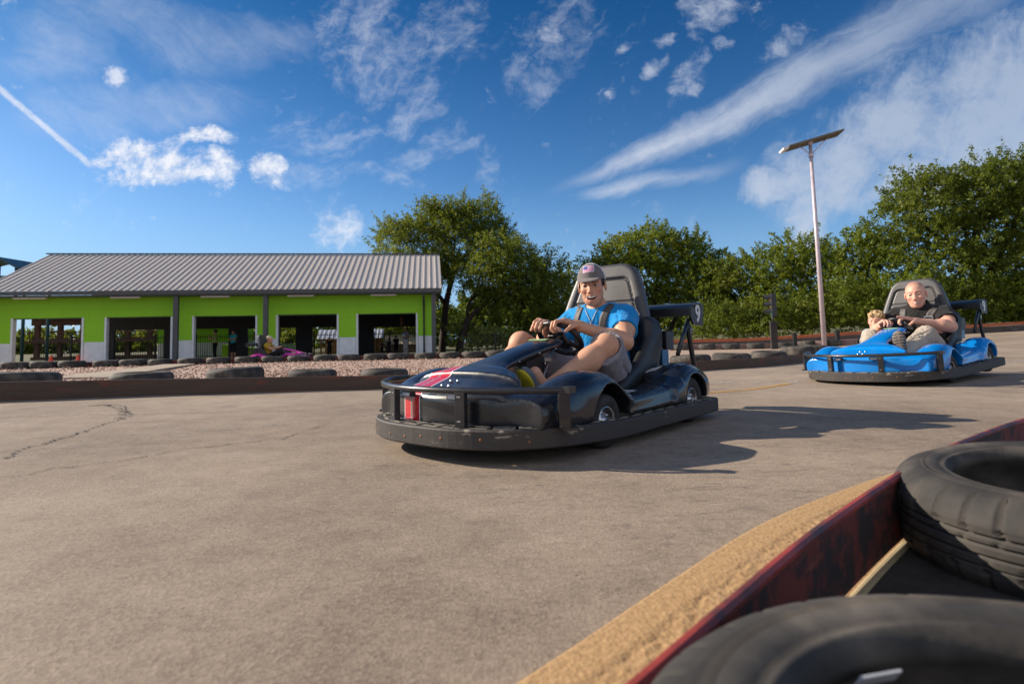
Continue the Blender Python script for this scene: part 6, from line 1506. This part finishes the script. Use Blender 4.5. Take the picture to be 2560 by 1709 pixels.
tree('ash_tree', (18.4, 29.5, .3), [(-.4, 0, 4.1, 1.4, 1.4, 1.0), (.8, 0, 4.5, 1.4, 1.4, .9), (-.9, 0, 2.8, 1.5, 1.4, 1.2), (1.2, 0, 3.1, 1.5, 1.4, 1.2), (0, -.4, 1.8, 2.0, 1.4, 1.2), (1.9, -.3, 1.6, 1.3, 1.2, 1.1), (-1.6, -.3, 1.2, 1.0, 1.0, .9)], [([(0, 0, -.2), (.1, 0, 1.4), (0, 0, 3.2)], .16, .08)], M_leaf2, 'round green tree right of the lamp post, behind the boy', 'tree', GRP, 36, .095, 15, .05)
# the big tree on the right
tree('cedar_elm', (22.0, 27.0, .42), [(-3.0, 0, 5.4, 1.5, 1.6, 1.1), (-2.4, 0, 6.5, 1.2, 1.3, .9), (-.9, 0, 6.1, 1.9, 1.8, 1.3), (.8, 0, 6.6, 1.8, 1.8, 1.2), (2.6, 0, 7.0, 1.8, 1.8, 1.2), (4.3, 0, 6.9, 2.0, 1.9, 1.4), (-1.9, -.3, 4.0, 1.9, 1.7, 1.3), (.4, -.5, 4.7, 2.2, 1.9, 1.4), (2.8, -.4, 5.2, 2.2, 2.0, 1.6), (5.0, -.2, 5.2, 2.2, 2.0, 1.8), (-1.2, -.6, 2.5, 2.0, 1.6, 1.2), (1.2, -.8, 2.7, 2.2, 1.6, 1.3), (3.6, -.6, 2.9, 2.2, 1.7, 1.4), (-2.6, -.3, 1.6, 1.3, 1.2, 1.0), (.2, -.9, 1.2, 1.9, 1.2, .9), (2.6, -.9, 1.2, 1.8, 1.2, .9)],
     [([(0, 0, -.3), (.2, 0, 1.8), (.1, 0, 3.8), (.6, 0, 5.6)], .30, .14), ([(.2, 0, 2.0), (1.4, .1, 3.6), (2.6, .1, 5.8)], .18, .10), ([(.1, 0, 3.0), (-1.0, .1, 4.2), (-2.2, .1, 5.2)], .14, .07)], M_leaf3, 'large dark feathery tree filling the right edge behind the blue kart', 'tree', GRP, 40, .095, 17, .12, 1.15)
tree('cedar_elm', (29.5, 27.5, .5), [(-1.0, 0, 6.3, 2.2, 2, 1.6), (1.5, 0, 7.0, 2.4, 2, 1.7), (-1.5, 0, 5.0, 2.2, 2, 1.7), (1.0, 0, 5.2, 2.4, 2, 1.7), (0, 0, 2.6, 2.8, 2, 1.6)], [([(0, 0, -.3), (.2, 0, 2.8), (.1, 0, 5.8)], .30, .14)], M_leaf3, 'tall dark tree cut by the right edge of the picture', 'tree', GRP, 22, .11, 19, .1)
# bushes along the far barrier
for i, (x, y, w, h, mt, l) in enumerate(((10.4, 27.5, 1.7, 1.3, M_leaf3, 'dark bush left of the traffic light behind the far barrier'), (12.9, 26.5, 1.5, 1.5, M_leaf3, 'dark bush between traffic light and lamp post'), (15.1, 25.8, 1.5, 1.7, M_leaf, 'leafy bush at the foot of the lamp post, beyond the orange rail'), (17.3, 25.6, 1.4, 1.8, M_leaf2, 'bright bush behind the boy in the blue kart'), (19.6, 25.4, 1.5, 1.6, M_leaf3, 'dark bush behind the orange rail right of the bald driver'), (22.4, 25.4, 1.6, 1.5, M_leaf2, 'sunlit bush above the graffiti'), (25.2, 25.2, 1.7, 1.7, M_leaf3, 'dark bush at the right edge behind the orange rail'))):
    tree('bush', (x, y, float(gz(x, y))), [(0, 0, h * .75, w, .9, h * .7), (-w * .6, .2, h * .5, w * .6, .8, h * .5), (w * .6, -.2, h * .55, w * .6, .8, h * .55)], None, mt, l, 'bush', 'bushes along the far barrier', 44, .085, 30 + i, .0, .9, .05)
tree('bush', (2.0, 36, -.1), [(0, 0, 1.2, 2.0, 1.0, 1.0), (2.6, 0, 1.4, 1.8, 1, 1.1), (-2.2, 0, .9, 1.3, 1, .8)], None, M_leaf3, 'dark undergrowth below the leaning elm, behind the wire fence', 'bush', None, 34, .10, 41, 0, 1, .05)
tree('grass_clump', (-1.2, 30.5, -.2), [(0, 0, .55, 1.25, .6, .45), (1.3, 0, .45, .8, .5, .38)], None, M_grassy, 'pale green grassy clump right of the leaning trunks', 'grass clump', None, 90, .085, 43, 0, .8, .02)
tree('grass_clump', (-3.0, 35.4, -.2), [(0, 0, .9, 1.0, .6, .8), (1.0, .2, .6, .7, .5, .5)], None, M_grassy, 'yellowish shrub seen between the two leaning trunks', 'shrub', None, 60, .09, 45, 0, .9, .02)
# beyond the shelter, seen through its bays
tree('ash_tree', (-14.5, 46, -.1), [(0, 0, 3.0, 3, 2, 1.5), (3.2, 0, 2.4, 2.2, 2, 1.6), (-3, 0, 2.2, 2.4, 2, 1.6), (.5, 0, 1.0, 3.4, 1.6, 1.0)], [([(0, 0, -.2), (.1, 0, 2.8)], .2, .1)], M_leaf2, 'sunlit tree behind the shelter, seen through the middle bays', 'tree', GRP, 20, .13, 51)
tree('ash_tree', (-7.6, 45, -.1), [(0, 0, 2.6, 2.4, 1.8, 1.4), (-2.3, 0, 1.8, 1.9, 1.5, 1.3), (2.2, 0, 1.9, 1.9, 1.5, 1.3)], [([(0, 0, -.2), (.1, 0, 2.4)], .2, .1)], M_leaf2, 'sunlit tree behind the playhouses, seen through the right-hand bays', 'tree', GRP, 22, .13, 53)
tree('ash_tree', (-22.5, 40.5, -.1), [(0, 0, 1.6, 1.4, 1.1, 1.1), (1.5, 0, 1.1, 1.2, 1, .9), (-1.3, 0, 1.0, 1.1, 1, .8)], [([(0, 0, -.2), (.1, 0, 1.4)], .12, .06)], M_leaf2, 'small sunlit tree behind the fence, seen through the second bay from the left', 'tree', GRP, 34, .10, 55)
# the far wood that closes the horizon
V = []; 
lob = [(x, 66 + 8 * math.sin(x * .7), 1.6 + 1.0 * math.sin(x * 1.3), 4.5, 3, 2.8 + .8 * math.sin(x * 2.1)) for x in np.arange(-22, 80, 5.0)] + [(x, 62, .5, 3.2, 2, .9 + .3 * math.sin(x)) for x in np.arange(-60, -22, 3.6)]
V, Q = foliage(lob, 9, .34, 77, 0, 2.2, -.2)
wd = link('far_wood', fast_mesh('far_wood', V, Q, None, False), [M_leaf3]); tag(wd, 'distant line of dark green woodland along the horizon', 'woodland', kind='stuff')
# wire fence under the trees
def wire_fence():
    r = empty('wire_fence'); M_wire = material('dark_wire', Base_Color=(.02, .022, .024), Roughness=.5)
    for i, x in enumerate(np.arange(-2.6, 9.5, 1.7)):
        m = MB(); m.tube([(x, 29.4 - .15 * x, -.2), (x, 29.4 - .15 * x, .95)], .03, 8); m.build('post', M_wire, r)
    m = MB()
    for z in (.06, .5, .9): m.tube([(-2.6, 29.79, z - .1), (9.3, 28.0, z - .02)], .012, 5)
    n = 150
    for i in range(n):
        for s in (1, -1):
            a = i / n; b = a + s * .075
            if 0 <= b <= 1: m.tube([(-2.6 + 11.9 * a, 29.79 - 1.79 * a, -.05), (-2.6 + 11.9 * b, 29.79 - 1.79 * b, .82)], .004, 3, caps=False)
    m.build('mesh_panel', M_wire, r)
    tag(r, 'low dark wire mesh fence under the trees between shelter and black kart', 'fence')
wire_fence()
